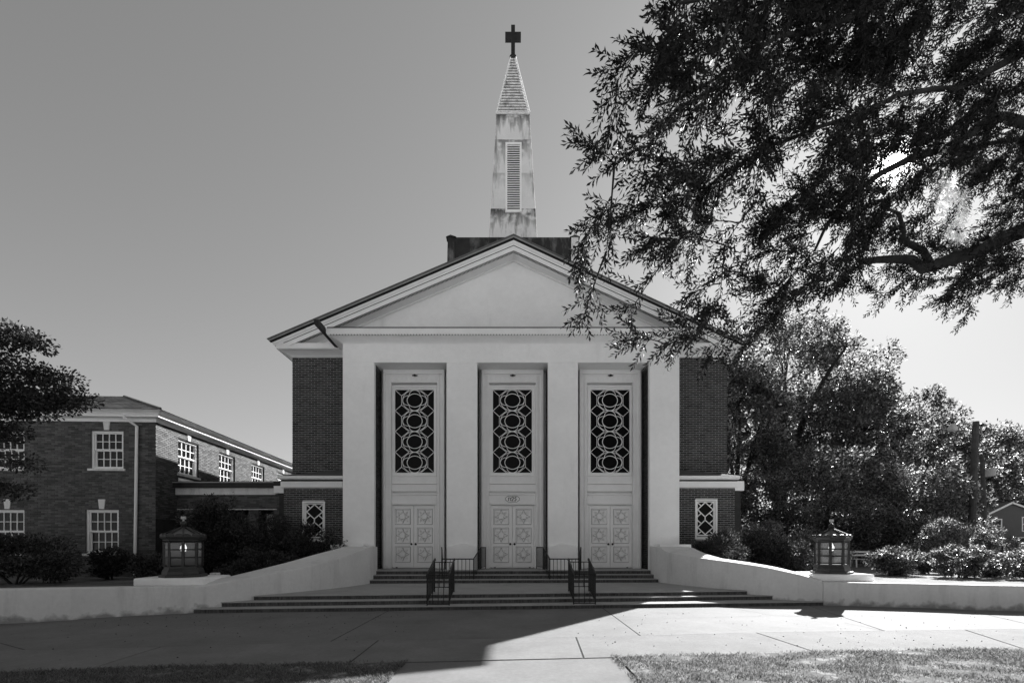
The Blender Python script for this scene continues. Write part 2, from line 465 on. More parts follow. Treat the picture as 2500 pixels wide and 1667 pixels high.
# wall line (front face foot), left to right
WL = [(-26.0, 5.6), (-18.0, 7.2), G(0, 1523), G(236, 1508), G(473, 1496)]
WRt = [G(2009, 1477), G(2260, 1484), G(2500, 1492), (18.5, 11.0), (27.0, 9.0)]
lpoly = [(p[0], p[1] + .25) for p in WL] + [(-4.9, 16.2), (-6.1, 18.9), (-8.0, 19.2), (-8.0, 21.5), (-80, 21.5), (-80, 5.7)]
rpoly = [(4.95, 17.2), (6.4, 14.9)] + [(p[0], p[1] + .25) for p in WRt] + [(80, 9.0), (80, 60), (8.0, 60), (8.0, 19.2), (6.05, 18.9)]
mb = MB(); mb.prism(lpoly, 0.0, LZ); struct('lawn', mb, M['lawn'])
mb = MB(); mb.prism(rpoly, 0.0, LZ); struct('lawn', mb, M['lawn'])

# ---- concrete paving: slabs between joints
paving = MB(); paving.add([(-60, 4.6, -0.006), (60, 4.6, -0.006), (60, 14.5, -0.006), (-60, 14.5, -0.006)], [(0, 1, 2, 3)])
plaza = struct('plaza_paving', paving, M['joint'])
def slab(pts, mt, parent, z1=0.03, inset=0.012, name='slab'):
    c = Vector((sum(p[0] for p in pts) / len(pts), sum(p[1] for p in pts) / len(pts)))
    n = len(pts); q = []
    # inset along edge normals
    area = sum(pts[i][0] * pts[(i + 1) % n][1] - pts[(i + 1) % n][0] * pts[i][1] for i in range(n))
    sg = 1 if area > 0 else -1
    for i in range(n):
        a, b, d = Vector(pts[i - 1][:2]), Vector(pts[i][:2]), Vector(pts[(i + 1) % n][:2])
        e1 = (b - a).normalized(); e2 = (d - b).normalized()
        n1 = Vector((-e1.y, e1.x)) * sg; n2 = Vector((-e2.y, e2.x)) * sg
        m = (n1 + n2); m = m / max(m.dot(n1), .3) if m.length > 1e-6 else n1
        q.append(b + m * inset)
    k = MB(); k.prism([(p.x, p.y) for p in q], -0.03, z1)
    return k.build(name, mt, parent, bevel=0.006)
def lin(a, b, t): return tuple(a[i] + (b[i] - a[i]) * t for i in range(2))
# upper joint line A (plaza / sidewalk), lower line B (sidewalk / grass) in photo pixels
def vA(u): return np.interp(u, [-900, 0, 393, 797, 925, 1249, 1405, 1563, 1845, 2355, 3400], [1612, 1586, 1578, 1565.8, 1561, 1558, 1554.5, 1551.5, 1543.5, 1536.6, 1524])
def vB(u): return np.interp(u, [-900, 0, 361, 978, 1250, 1505, 1994, 2500, 3400], [1676, 1641.8, 1629.6, 1616.8, 1608.9, 1604.6, 1592.4, 1583.4, 1570])
def vF(u): return np.interp(u, [-900, 0, 236, 473, 2009, 2260, 2500, 3400], [1580, 1524, 1509, 1497, 1478, 1485, 1493, 1530])
def GA(u): return G(u, float(vA(u)))
def GB(u): return G(u, float(vB(u)))
def GF(u): return G(u, float(vF(u)) - 6)
up = [(-900, -900), (-150, 60), (957, 805), (1465, 1563.6), (1960, 2160), (2330, 2560), (3400, 3400)]
jl = [(GF(a), GA(b)) for a, b in up]
jl[0] = ((-22, 8.6), (-22, 6.4)); jl[-1] = ((22, 12.6), (22, 8.6))
ups = [u for _, u in up]
for i in range(len(jl) - 1):
    (f0, a0), (f1, a1) = jl[i], jl[i + 1]
    us = [u for u in np.linspace(ups[i], ups[i + 1], 5)][1:-1]
    uf = [u for u in np.linspace(up[i][0], up[i + 1][0], 5)][1:-1]
    poly = [a0] + [GA(u) for u in us] + [a1, f1] + [GF(u) for u in uf[::-1]] + [f0]
    slab(poly, M['concrete'], plaza, 0.0)
sw = [(-900, -900), (-250, -420), (393, 212), (925, 850), (1405.7, 1425), (1845, 1994), (2355, 2500), (2900, 3100), (3400, 3400)]
sj = [(GA(a), GB(b)) for a, b in sw]
sj[0] = ((-22, 6.4), (-22, 4.7)); sj[-1] = ((22, 8.6), (22, 7.0))
for i in range(len(sj) - 1):
    (f0, a0), (f1, a1) = sj[i], sj[i + 1]
    poly = [a0, lin(a0, a1, .5), a1, f1, lin(f0, f1, .5), f0]
    if 0 < i < len(sj) - 2:
        poly = [a0, GB((sw[i][1] + sw[i + 1][1]) / 2), a1, f1, GA((sw[i][0] + sw[i + 1][0]) / 2), f0]
    slab(poly, M['concrete2'], plaza, 0.004)
# entrance path, running back under the camera to the street kerb
g1, g2 = GB(978), GB(1505)
path = MB(); path.add([(-1.7, -8, -0.008), (1.7, -8, -0.008), (1.7, 6.6, -0.008), (-1.7, 6.6, -0.008)], [(0, 1, 2, 3)])
pth = struct('path', path, M['joint'])
yy = [g1[1], 4.9, 3.0, 1.1, -0.8, -2.7, -4.6, -6.5]
for i in range(len(yy) - 1):
    a = (yy[i] + (g2[1] - g1[1] if i == 0 else 0))
    slab([(-1.51, yy[i + 1]), (1.51, yy[i + 1]), (1.51, a), (-1.51, yy[i])], M['concrete2'], pth, 0.0)
st = MB(); st.add([(-200, -30, 0.0), (200, -30, 0.0), (200, -8, 0.0), (-200, -8, 0.0)], [(0, 1, 2, 3)])
struct('road', st, mat('street_concrete', 0.48, 0.08, 0.5, 0.9))  # unseen street, its tone paled for extra bounce light
# front lawn soil either side of the path
def front_lawn(side):
    mb = MB()
    if side < 0: pts = [(-30, 4.2), (-30, -7.5), (-1.52, -7.5), (-1.52, g1[1] - .01), GB(361), GB(0), (-14, 5.0)]
    else: pts = [(1.52, -7.5), (30, -7.5), (30, 7.2), (14, 7.2), GB(2500), GB(1994), (1.52, g2[1] - .01)]
    mb.prism(pts, -0.02, 0.012)
    struct('lawn', mb, M['turf'])
    # blades
    n = 70000
    if side < 0: x = NR.uniform(-7.5, -1.45, n); y = NR.uniform(4.7, 6.9, n)
    else: x = NR.uniform(1.42, 8.6, n); y = NR.uniform(5.0, 8.1, n)
    u = U0 + x * F / y; v = V0 + EYE * F / y
    vb = vB(u)
    ok = (v > vb - 0.5 + NR.uniform(-2, 3, n) - 5 * np.abs(np.sin(x * 5.1 + np.sin(x * 13))) * NR.random(n)) & (v < 1740)
    # clumps and bare patches
    pt = np.sin(x * 3.1 + 1.3 * np.sin(y * 4)) * np.sin(y * 5.3 + np.sin(x * 2.2)) + NR.normal(size=n) * .35
    ok &= pt > -.45
    x, y = x[ok], y[ok]; n = len(x)
    h = NR.uniform(.012, .046, n); a = NR.uniform(0, 2 * math.pi, n); wd = NR.uniform(.003, .006, n); ln = NR.uniform(.3, 1.6, n) * h
    b = NR.uniform(0, 2 * math.pi, n)
    z0 = np.full(n, .008)
    p0 = np.stack([x - np.cos(a) * wd, y - np.sin(a) * wd, z0], 1); p1 = np.stack([x + np.cos(a) * wd, y + np.sin(a) * wd, z0], 1)
    p2 = np.stack([x + np.cos(b) * ln, y + np.sin(b) * ln, z0 + h], 1)
    o = quadmesh('grass', np.stack([p0, p1, p2], 1).reshape(-1, 3), n, M['grass'], None, 'stuff', tri=True)
    o['label'] = 'short patchy lawn grass %s of the entrance path' % ('left' if side < 0 else 'right'); o['category'] = 'grass'
front_lawn(-1); front_lawn(1)
# hairline cracks in the slabs
def crack(pts, wpx):
    mb = MB(); g = [Vector((*G(1250 + a / 1.8816, 1400 + b / 1.8816), .0)) for a, b in pts]; q = []
    for a, b in zip(g[:-1], g[1:]):
        n_ = max(2, int((b - a).length / .12))
        for i in range(n_): q.append(a.lerp(b, i / n_) + Vector((R.uniform(-.012, .012), R.uniform(-.02, .02), 0)))
    q.append(g[-1]); v = []
    for i, p in enumerate(q):
        d = (q[min(i + 1, len(q) - 1)] - q[max(i - 1, 0)]).normalized(); s_ = Vector((-d.y, d.x, 0)) * wpx * R.uniform(.5, 1.2)
        v += [(p.x - s_.x, p.y - s_.y, .0045), (p.x + s_.x, p.y + s_.y, .0045)]
    mb.add(v, [(2 * i, 2 * i + 1, 2 * i + 3, 2 * i + 2) for i in range(len(q) - 1)]); mb.build('crack', M['crack'], plaza)
M['crack'] = mat('crack_dirt', 0.09, 0.3, 5, 0.95)
crack([(1022, 160), (1200, 192), (1420, 200)], .006); crack([(1530, 225), (1700, 262)], .006); crack([(490, 212), (900, 200), (1330, 190)], .004)
crack([(1920, 165), (2352, 215)], .006); crack([(1560, 198), (1790, 192), (2352, 182)], .004); crack([(-700, 210), (-420, 190), (-60, 172)], .005)
crack([(-1900, 300), (-1500, 262), (-1250, 240)], .005)
# litter of small leaves on the concrete
n = 420
u = np.concatenate([NR.uniform(20, 1000, 240), NR.uniform(1400, 2480, 180)])
v = np.concatenate([1500 + NR.exponential(28, 240), NR.uniform(1495, 1580, 180)])
k = v > vF(u) + 4; u, v = u[k], v[k]
y = F * EYE / (v - V0); x = (u - U0) * y / F
pos = np.stack([x, y, np.full(len(x), .008)], 1)
dd = unit(len(x)); dd[:, 2] = np.abs(dd[:, 2]) * .15
lo = quadmesh('fallen_leaves', leaves(pos, dd, .026, .018), 0, M['dirtleaf'], None, 'stuff')
tag(lo, 'small dry leaves scattered over the concrete in front of the steps', 'leaves')

# ================================================================= STEPS
steps = MB()
ent = struct('entrance_steps', (lambda m: (m.prism([(-6.2, 17.2), (6.2, 17.6), (6.2, 18.95), (-6.2, 18.95)], 0, .688), m)[1])(MB()), M['step'])
def step_slab(L0, R0, back, z0, z1, nose=0.0):
    """front edge from L0 to R0; closes at back y"""
    mb = MB(); pts = [L0, R0, (R0[0] - .0, back[1]), (L0[0] + .0, back[0])]
    mb.prism(pts, z0, z1 - .022)
    o = mb.build('riser', M['riser'], ent)
    mb = MB(); e = 0.012
    mb.prism([(L0[0], L0[1] - e), (R0[0], R0[1] - e), (R0[0], back[1]), (L0[0], back[0])], z1 - .0215, z1)
    mb.build('tread', M['step'], ent, bevel=0.006)
step_slab(G(473, 1496), G(2009, 1477), (14.5, 15.2), 0.0, .100)
step_slab(G(508, 1481, .10), G(1941, 1462, .10), (15.6, 16.0), .101, .212)
step_slab(G(619.6, 1464.4, .212), G(1823.7, 1450.8, .212), (18.8, 18.8), .213, .320)
step_slab((-4.85, 16.25), (4.97, 16.72), (18.85, 18.85), .321, .435)
step_slab((-4.78, 16.65), (4.93, 17.08), (18.9, 18.9), .436, .570)
step_slab((-4.72, 17.05), (4.90, 17.38), (18.95, 18.95), .571, .700)

# ================================================================= CHURCH
church = thing('church', 'white stucco church with three tall door bays, a wide gable and a tapering steeple', 'church', (0, 17.8, 0))
YP, YR, YB, YM = 17.8, 18.5, 18.9, 19.09     # portico front, recess back, inner back, main brick wall
ZT = Z(885, YP)                                # head of the bays
ZC = 8.87                                      # underside of the cornice
x0, x1 = X(836.6, YP), X(1658.8, YP)
op = [(X(913.3, YP), X(1090, YP)), (X(1164.9, YP), X(1337.7, YP)), (X(1411.3, YP), X(1585.7, YP))]
mb = MB(); mb.box(x0, x1, YP, YM + .3, ZT, ZC + .3)
mb.build('beam', M['stucco'], church, bevel=0.01)
prs = [(x0, op[0][0]), (op[0][1], op[1][0]), (op[1][1], op[2][0]), (op[2][1], x1)]
for i, (a, b) in enumerate(prs):
    mb = MB(); mb.box(a, b, YP, YR + .4, .0, ZT)
    mb.build('pier', M['stucco'], church, bevel=0.012)
# brick linings on the sides of each bay
for (a, b) in op:
    for sx, nx in ((a, 1), (b, -1)):
        wmb = MB()
        wmb.box(min(sx, sx + nx * .008), max(sx, sx + nx * .008), YP + .2, YR + .3, .70, ZT - .003)
        wl = wmb.build('reveal', M['mortar_dark'], church)
        br = Bricks((sx + nx * .009, YP + .2, 0), (0, 1, 0), (nx, 0, 0), M['brick']); br.lay(0, .68, .72, ZT - .09)
        br.build(wl, 0)
# inner wall behind the bays
mb = MB(); mb.box(x0 + .05, x1 - .05, YB + .01, YM + .3, .0, ZT + .01)
mb.build('inner_wall', M['trim'], church)

def bayX(k, zx):  # zoom coordinate of the centre bay -> photo u, mirrored for the others
    return zx
BW = {0: (900 + 110 / 3.016, 900 + 555 / 3.016), 1: (900 + 833 / 3.016, 900 + 1284 / 3.016), 2: (1340 + 229 / 3.016, 1340 + 674 / 3.016)}
def panel_mesh():
    mb = MB(); s = .5
    # raised frame
    for (a, b) in (((-s, -s), (s, -s)), ((s, -s), (s, s)), ((s, s), (-s, s)), ((-s, s), (-s, -s))):
        mb.bar2(a, b, .045, -.045, 0)
    # boss
    ring = [(.17 * math.cos(t), .17 * math.sin(t)) for t in np.linspace(0, 2 * math.pi, 15)[:-1]]
    mb.prism(ring, -.07, 0, 'y')
    # eight petals drawn by concave arcs
    for q in range(4):
        a = q * math.pi / 2
        tip = (.42 * math.cos(a), .42 * math.sin(a))
        for sgn in (-1, 1):
            e = a + sgn * math.pi / 4
            m_ = (.17 * math.cos(e), .17 * math.sin(e))
            mid = ((tip[0] + m_[0]) / 2 * .86, (tip[1] + m_[1]) / 2 * .86)
            mb.strip2([tip, mid, m_], .035, -.055, 0)
            far = (.60 * math.cos(e) * .85, .60 * math.sin(e) * .85)
            mb.strip2([(m_[0] * 1.15, m_[1] * 1.15), far], .03, -.05, 0)
            k = (.30 * math.cos(a + sgn * .45), .30 * math.sin(a + sgn * .45))
            mb.strip2([k, ((k[0] + far[0]) * .52, (k[1] + far[1]) * .52), (far[0] * .9 + tip[0] * .1, far[1] * .9 + tip[1] * .1)], .028, -.045, 0)
    return mb
def groove_mesh():  # thin strips drawing painted shade lines round the panel and its ornament
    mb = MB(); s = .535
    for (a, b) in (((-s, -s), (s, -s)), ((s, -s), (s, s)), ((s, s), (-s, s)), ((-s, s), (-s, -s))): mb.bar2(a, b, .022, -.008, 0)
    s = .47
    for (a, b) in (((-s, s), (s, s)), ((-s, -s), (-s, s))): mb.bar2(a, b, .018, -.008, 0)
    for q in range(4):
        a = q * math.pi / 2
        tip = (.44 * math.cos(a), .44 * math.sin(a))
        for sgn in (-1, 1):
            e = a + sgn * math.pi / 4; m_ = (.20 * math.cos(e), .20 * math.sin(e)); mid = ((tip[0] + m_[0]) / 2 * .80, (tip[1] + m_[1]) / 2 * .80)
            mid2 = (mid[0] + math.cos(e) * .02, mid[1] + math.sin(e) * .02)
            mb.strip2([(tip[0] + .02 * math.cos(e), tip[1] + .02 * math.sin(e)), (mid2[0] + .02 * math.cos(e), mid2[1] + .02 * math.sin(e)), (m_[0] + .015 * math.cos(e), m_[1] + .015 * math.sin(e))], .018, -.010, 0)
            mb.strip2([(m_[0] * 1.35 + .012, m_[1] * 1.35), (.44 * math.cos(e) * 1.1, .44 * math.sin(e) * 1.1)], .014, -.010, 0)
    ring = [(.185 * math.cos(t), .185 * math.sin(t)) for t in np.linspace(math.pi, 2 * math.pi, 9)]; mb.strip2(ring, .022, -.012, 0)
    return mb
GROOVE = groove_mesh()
PANEL = panel_mesh()
panel_me = {}
for b in range(3):
    ul, ur = BW[b]; wpx = ur - ul
    def BU(t): return ul + wpx * t          # 0..1 across the surround
    cu = (ul + ur) / 2
    if b == 0: cu += 1.5
    yf = YR - .10
    sur = MB()
    def fr(mbx, uo0, uo1, ui0, ui1, vt, vi, vb, ya, yb_):
        """frame of jambs and head between outer (uo) and inner (ui) edges on plane ya"""
        mbx.box(X(uo0, ya), X(ui0, ya), ya, yb_, vb, Z(vt, ya))
        mbx.box(X(ui1, ya), X(uo1, ya), ya, yb_, vb, Z(vt, ya))
        mbx.box(X(ui0, ya), X(ui1, ya), ya, yb_, Z(vi, ya), Z(vt, ya))
    zb = .702
    fr(sur, ul - 1, ur + 1, ul + 4, ur - 4, 902, 912, 0, YR - .06, YR + .42, ) if False else None
    zt0 = Z(903, YR)
    sur.box(X(ul - 1, YR), X(ul + 5, YR), YR, YB + .05, zb, ZT - .004)
    sur.box(X(ur - 5, YR), X(ur + 1, YR), YR, YB + .05, zb, ZT - .004)
    sur.box(X(ul + 5, YR), X(ur - 5, YR), YR, YB + .05, Z(912.5, YR), ZT - .004)
    surround = sur.build('door_surround', M['trim'], church, bevel=.008)
    y2 = YR + .07
    s2 = MB()
    s2.box(X(ul + 4.5, y2), X(ul + 11, y2), y2, YB + .04, zb, Z(912, y2))
    s2.box(X(ur - 11, y2), X(ur - 4.5, y2), y2, YB + .04, zb, Z(912, y2))
    s2.box(X(ul + 11, y2), X(ur - 11, y2), y2, YB + .04, Z(916, y2), Z(912, y2))
    s2.build('moulding', M['trim'], surround, bevel=.006)
    y3 = YR + .03
    s3 = MB()
    s3.box(X(ul + 10.5, y3), X(ul + 17.5, y3), y3, YB + .03, zb + .10, Z(914, y3))
    s3.box(X(ur - 17.5, y3), X(ur - 10.5, y3), y3, YB + .03, zb + .10, Z(914, y3))
    s3.prism([(X(ul + 10.5, y3), zb), (X(ul + 17.5, y3), zb), (X(ul + 17.5, y3), zb + .098), (X(ul + 10.5, y3), zb + .098)], y3 - .012, YB + .03, 'y')
    s3.prism([(X(ur - 17.5, y3), zb), (X(ur - 10.5, y3), zb), (X(ur - 10.5, y3), zb + .098), (X(ur - 17.5, y3), zb + .098)], y3 - .012, YB + .03, 'y')
    s3.build('jamb', M['trim'], surround, bevel=.008)
    ui0, ui1 = ul + 17.5, ur - 17.5
    # frieze with discs
    y4 = YR + .09
    s4 = MB(); s4.box(X(ui0, y4), X(ui1, y4), y4, YB + .02, Z(933, y4), Z(914, y4))
    frz = s4.build('frieze', M['trim'], surround, bevel=.006)
    for q in range(9):
        uu = cu + (q - 4) * 12.1; c_ = (X(uu, y4), Z(925.5, y4)); rr = 4.6 * y4 / F
        dm = MB(); dm.prism([(c_[0] + rr * math.cos(t), c_[1] + rr * math.sin(t)) for t in np.linspace(0, 2 * math.pi, 15)[:-1]], y4 - .028, y4 + .002, 'y')
        dm.build('disc', M['paint'], frz, bevel=.004)
    # small ceiling lamp hanging from the head of the bay
    lm = MB(); c3 = (X(cu + 1, y4 - .2), y4 - .2, Z(917, y4 - .2))
    lm.lathe([(.03, .05), (.06, .03), (.075, -.005), (.05, -.02), (.02, -.025)], (c3[0], c3[1], c3[2]), 10)
    lm.box(c3[0] - .10, c3[0] + .10, c3[1] - .03, c3[1] + .03, c3[2] - .004, c3[2] + .022)
    lm.build('bay_lamp', M['iron'], church)
    # window
    y5 = YR + .30
    wf = MB()
    gl0, gl1 = cu - 47.6, cu + 47.6; gt, gb = 951, 1153.5
    wf.box(X(gl0 - 5.5, y5), X(gl0, y5), y5, y5 + .12, Z(gb + 6, y5), Z(gt - 7, y5))
    wf.box(X(gl1, y5), X(gl1 + 5.5, y5), y5, y5 + .12, Z(gb + 6, y5), Z(gt - 7, y5))
    wf.box(X(gl0, y5), X(gl1, y5), y5, y5 + .12, Z(gt, y5), Z(gt - 7, y5))
    wf.box(X(gl0, y5), X(gl1, y5), y5, y5 + .12, Z(gb + 6, y5), Z(gb, y5))
    win = wf.build('tracery_window', M['trim'], church, bevel=.006)
    o2 = MB(); y55 = y5 - .05
    o2.box(X(ui0 + .5, y55), X(gl0 - 5, y55), y55, YB + .02, Z(gb + 9, y55), Z(gt - 11, y55))
    o2.box(X(gl1 + 5, y55), X(ui1 - .5, y55), y55, YB + .02, Z(gb + 9, y55), Z(gt - 11, y55))
    o2.box(X(gl0 - 5, y55), X(gl1 + 5, y55), y55, YB + .02, Z(gt - 6, y55), Z(gt - 11, y55))
    o2.box(X(gl0 - 5, y55), X(gl1 + 5, y55), y55, YB + .02, Z(gb + 9, y55), Z(gb + 5, y55))
    o2.build('casing', M['trim'], win, bevel=.005)
    gm = MB(); gm.box(X(gl0, y5) - .01, X(gl1, y5) + .01, y5 + .07, y5 + .08, Z(gb, y5) - .01, Z(gt, y5) + .01)
    gm.build('pane', M['glass'], win)
    sx_, sz_ = (gl1 - gl0) / 678.0, (gb - gt) / 4 / 366.0
    ya, yb_ = y5 + .035, y5 + .068; wd = .021
    for q in range(4):
        cy = gt + (q + .5) * (gb - gt) / 4
        def T(dx, dy): return (X(cu + dx * sx_, y5), Z(cy + dy * sz_, y5))
        def ell(cx, cyy, rx, ry, t0=0, t1=2 * math.pi, n=28): return [T(cx + rx * math.cos(t), cyy + ry * math.sin(t)) for t in np.linspace(t0, t1, n)]
        m_ = MB(); m_.strip2(ell(0, 0, 132, 117)[:-1], wd * 1.05, ya, yb_, True); m_.build('ring', M['paint'], win)
        for (cx, cyy, rx, ry) in ((-120, 0, 88, 84), (120, 0, 88, 84), (0, -92, 96, 88), (0, 92, 96, 88)):
            m_ = MB(); pts = []
            for t in np.linspace(0, 2 * math.pi, 49)[:-1]:
                px, py = cx + rx * math.cos(t), cyy + ry * math.sin(t)
                pts.append(((px / 132) ** 2 + (py / 117) ** 2 >= .93, T(px, py)))
            k0 = next(i for i in range(48) if pts[i][0] and not pts[i - 1][0])
            run = []
            for i in range(48):
                if pts[(k0 + i) % 48][0]: run.append(pts[(k0 + i) % 48][1])
                else: break
            m_.strip2(run, wd * .85, ya + .001, yb_ - .001); m_.build('lobe', M['paint'], win)
        m_ = MB(); m_.strip2(ell(0, 0, 210, 183, n=37)[:-1], wd * .75, ya + .002, yb_ - .002, True); m_.build('hoop', M['paint'], win)
        for sg in (-1, 1):
            m_ = MB(); m_.strip2([T(sg * 100, -183), T(sg * 228, -80), T(sg * 228, 80), T(sg * 100, 183)], wd * .85, ya + .003, yb_ - .003); m_.build('came', M['paint'], win)
            for sv in (-1, 1):
                m_ = MB(); m_.strip2([T(sg * 228, sv * 80), T(sg * 339, sv * 183)], wd * .85, ya + .0035, yb_ - .0035); m_.build('came', M['paint'], win)
    # spandrel panels below the window
    y6 = YR + .22
    for (va, vb_, yo) in ((1163, 1181, .02), (1182, 1199, .0), (1203.5, 1207, -.05), (1207.6, 1229, .02), (1229.6, 1232, -.03)):
        m_ = MB(); m_.box(X(ui0 + .2, y6 + yo), X(ui1 - .2, y6 + yo), y6 + yo, YB + .015, Z(vb_, y6 + yo), Z(va, y6 + yo))
        m_.build('spandrel', M['trim'], surround, bevel=.006)
    ys = y6 + .02
    for sg in (-1, 1):   # scroll brackets of the transom panel
        e = (ui1 - 1.5 if sg > 0 else ui0 + 1.5)
        pts = [(e, 1210), (e - sg * 12, 1210), (e - sg * 13.5, 1213), (e - sg * 12, 1217), (e - sg * 4.5, 1219.5), (e - sg * 3.2, 1223), (e - sg * 1, 1226)]
        m_ = MB(); m_.strip2([(X(p, ys), Z(q, ys)) for p, q in pts], .014, ys - .02, ys + .002); m_.build('scroll', M['paint'], surround)
    # doors
    yd = YR + .33
    ztop, zbot = Z(1234, yd), Z(1385, yd)
    # sill
    m_ = MB(); m_.box(X(ui0 + .2, YR + .1), X(ui1 - .2, YR + .1), YR + .10, YB, .700, zbot - .012); m_.build('sill', M['step'], surround)
    m_ = MB()
    m_.box(X(ui0, yd - .06), X(ui0 + 4.4, yd - .06), yd - .06, YB + .01, .70, ztop + .05)
    m_.box(X(ui1 - 4.4, yd - .06), X(ui1, yd - .06), yd - .06, YB + .01, .70, ztop + .05)
    m_.build('door_frame', M['paint'], surround, bevel=.005)
    du0, du1 = ui0 + 4.6, ui1 - 4.6; dm_ = (du0 + du1) / 2
    for li, (da, db) in enumerate(((du0, dm_), (dm_, du1))):
        m_ = MB(); m_.box(X(da, yd) + .006, X(db, yd) - .006, yd, yd + .06, zbot, ztop)
        door = m_.build('door', M['paint'], church, bevel=.006)
        mid = (da + db) / 2 + (-2.5 if li == 0 else 2.5) * .4
        for (pa, pb) in ((1243, 1278.5), (1289.5, 1323.5), (1335, 1370)):
            cxp, czp = X(mid, yd), (Z(pa, yd) + Z(pb, yd)) / 2
            key = 'p'
            if key not in panel_me:
                wpx_, hz = 34.5 * yd / F, 35.2 * yd / F
                pm = MB(); pm.v = [(p[0] * wpx_, p[1] * .95, p[2] * hz) for p in PANEL.v]; pm.f = list(PANEL.f)
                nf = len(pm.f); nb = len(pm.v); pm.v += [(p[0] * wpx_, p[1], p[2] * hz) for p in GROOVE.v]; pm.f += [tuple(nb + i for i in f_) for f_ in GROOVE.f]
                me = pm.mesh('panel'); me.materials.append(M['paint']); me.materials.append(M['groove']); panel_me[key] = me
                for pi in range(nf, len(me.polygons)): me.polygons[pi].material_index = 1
            po = bpy.data.objects.new('panel', panel_me[key]); C.objects.link(po); po.location = (cxp, yd - .001, czp); po.parent = door
        ku = dm_ + (-5.3 if li == 0 else 5.3)
        kz = Z(1327.5, yd)
        m_ = MB(); m_.fn = lambda x_, y_, z_, ku=ku, kz=kz: (X(ku, yd) + x_, yd - z_, kz + y_)
        m_.lathe([(.012, -.002), (.012, .03), (.035, .04), (.042, .06), (.03, .078), (.01, .084)], (0, 0, 0), 12)
        m_.build('knob', M['iron'], door, smooth=True)
    m_ = MB(); m_.box(X(du0, yd), X(du1, yd), yd - .02, yd + .05, zbot - .03, zbot - .008); m_.build('threshold', M['iron'], surround)
    m_ = MB()
    for uu in (du0 + 10, du0 - 1, du1 + 1, du1 - 10):
        m_.box(X(uu, yd - .03) - .03, X(uu, yd - .03) + .03, yd - .05, yd - .021, zbot - .02, zbot + .025)
    m_.build('door_stop', M['iron'], surround)
    if b == 1:
        # oval number plate
        yn = ys - .001; cxn, czn = X(1251.2, yn), Z(1217.5, yn)
        hw, hh = 17.2 * yn / F, 7.2 * yn / F
        oct_ = [(-1, -.3), (-.62, -1), (.62, -1), (1, -.3), (1, .3), (.62, 1), (-.62, 1), (-1, .3)]
        m_ = MB(); m_.prism([(cxn + a * hw, czn + c * hh) for a, c in oct_], yn - .012, yn, 'y'); plate = m_.build('number_plate', M['paint'], church)
        m_ = MB(); m_.strip2([(cxn + a * hw, czn + c * hh) for a, c in oct_], .016, yn - .016, yn - .010, True); m_.build('plate_border', M['ink'], plate)
        # digits 1125 as bold italic strokes
        dg = {'1': [[(.15, .62), (.5, 1), (.5, 0)]],
              '2': [[(.0, .72), (.12, .95), (.5, 1), (.85, .88), (.85, .62), (.5, .35), (.02, .04), (.92, .04)]],
              '5': [[(.9, .97), (.2, .97), (.1, .55), (.5, .63), (.85, .5), (.88, .22), (.5, 0), (.02, .1)]]}
        xx = cxn - hw * .70; dh = hh * 1.28; dw = hw * .31
        for ch in '1125':
            m_ = MB()
            adv = dw * (.80 if ch == '1' else 1.12)
            for stp in dg[ch]:
                m_.strip2([(xx + p * dw * .9 + q * dh * .16, czn - dh / 2 + q * dh) for p, q in stp], .030, yn - .017, yn - .011)
            m_.build('digit', M['ink'], plate)
            xx += adv + .008

# plinths with peaked tops on the middle piers
for (ua, ub) in ((1091, 1164.5), (1338.5, 1411)):
    yq = YP - .17
    a, b_ = X(ua, yq), X(ub, yq); c_ = (a + b_) / 2
    zz0, zz1 = Z(1332.5, yq), Z(1325.0, yq)
    pts = [(a, .30), (b_, .30), (b_, zz0)]
    for t in np.linspace(0, 1, 7)[1:]: pts.append((b_ + (c_ - b_) * t, zz0 + (zz1 - zz0) * t ** 1.25))
    for t in np.linspace(1, 0, 7)[1:]: pts.append((a + (c_ - a) * t, zz0 + (zz1 - zz0) * t ** 1.25))
    m_ = MB(); m_.prism(pts, yq, YP + .01, 'y'); m_.build('plinth', M['stucco'], church, bevel=.02)

def ucornice(xa, xb, yf, yend, prof, name, mt, parent, left=True, right=True):
    mb = MB(); n = len(prof); v = []
    for (o_, z_) in prof:
        l = o_ if left else 0; r = o_ if right else 0
        v += [(xa - l, yend, z_), (xa - l, yf - o_, z_), (xb + r, yf - o_, z_), (xb + r, yend, z_)]
    f = []
    for i in range(n):
        a, b = i * 4, ((i + 1) % n) * 4
        for j in range(3): f.append((a + j, a + j + 1, b + j + 1, b + j))
    f.append(tuple(i * 4 for i in range(n))); f.append(tuple(i * 4 + 3 for i in range(n))[::-1])
    mb.add(v, f); return mb.build(name, mt, parent)
cprof = [(-.02, 9.20), (.45, 9.24), (.45, 9.215), (.44, 9.21), (.44, 9.06), (.42, 9.055), (.42, 9.03), (.38, 9.03), (.30, 9.015), (.20, 8.975), (.10, 8.93), (.04, 8.89), (.035, 8.872), (-.02, 8.872)]
ucornice(x0, x1, YP, YM + .2, cprof, 'cornice', M['trim'], church)
m_ = MB(); m_.box(x0 - .40, x1 + .40, YP - .455, YM + .2, 9.238, 9.275); m_.build('flashing', M['gutter'], church)
# vents along the cornice soffit
m_ = MB()
xx = x0 - .3
while xx < x1 + .3:
    m_.box(xx, xx + .02, YP - .425, YP - .36, 9.022, 9.034); xx += .105
m_.build('soffit_vent', M['gutter'], church, kind='stuff')
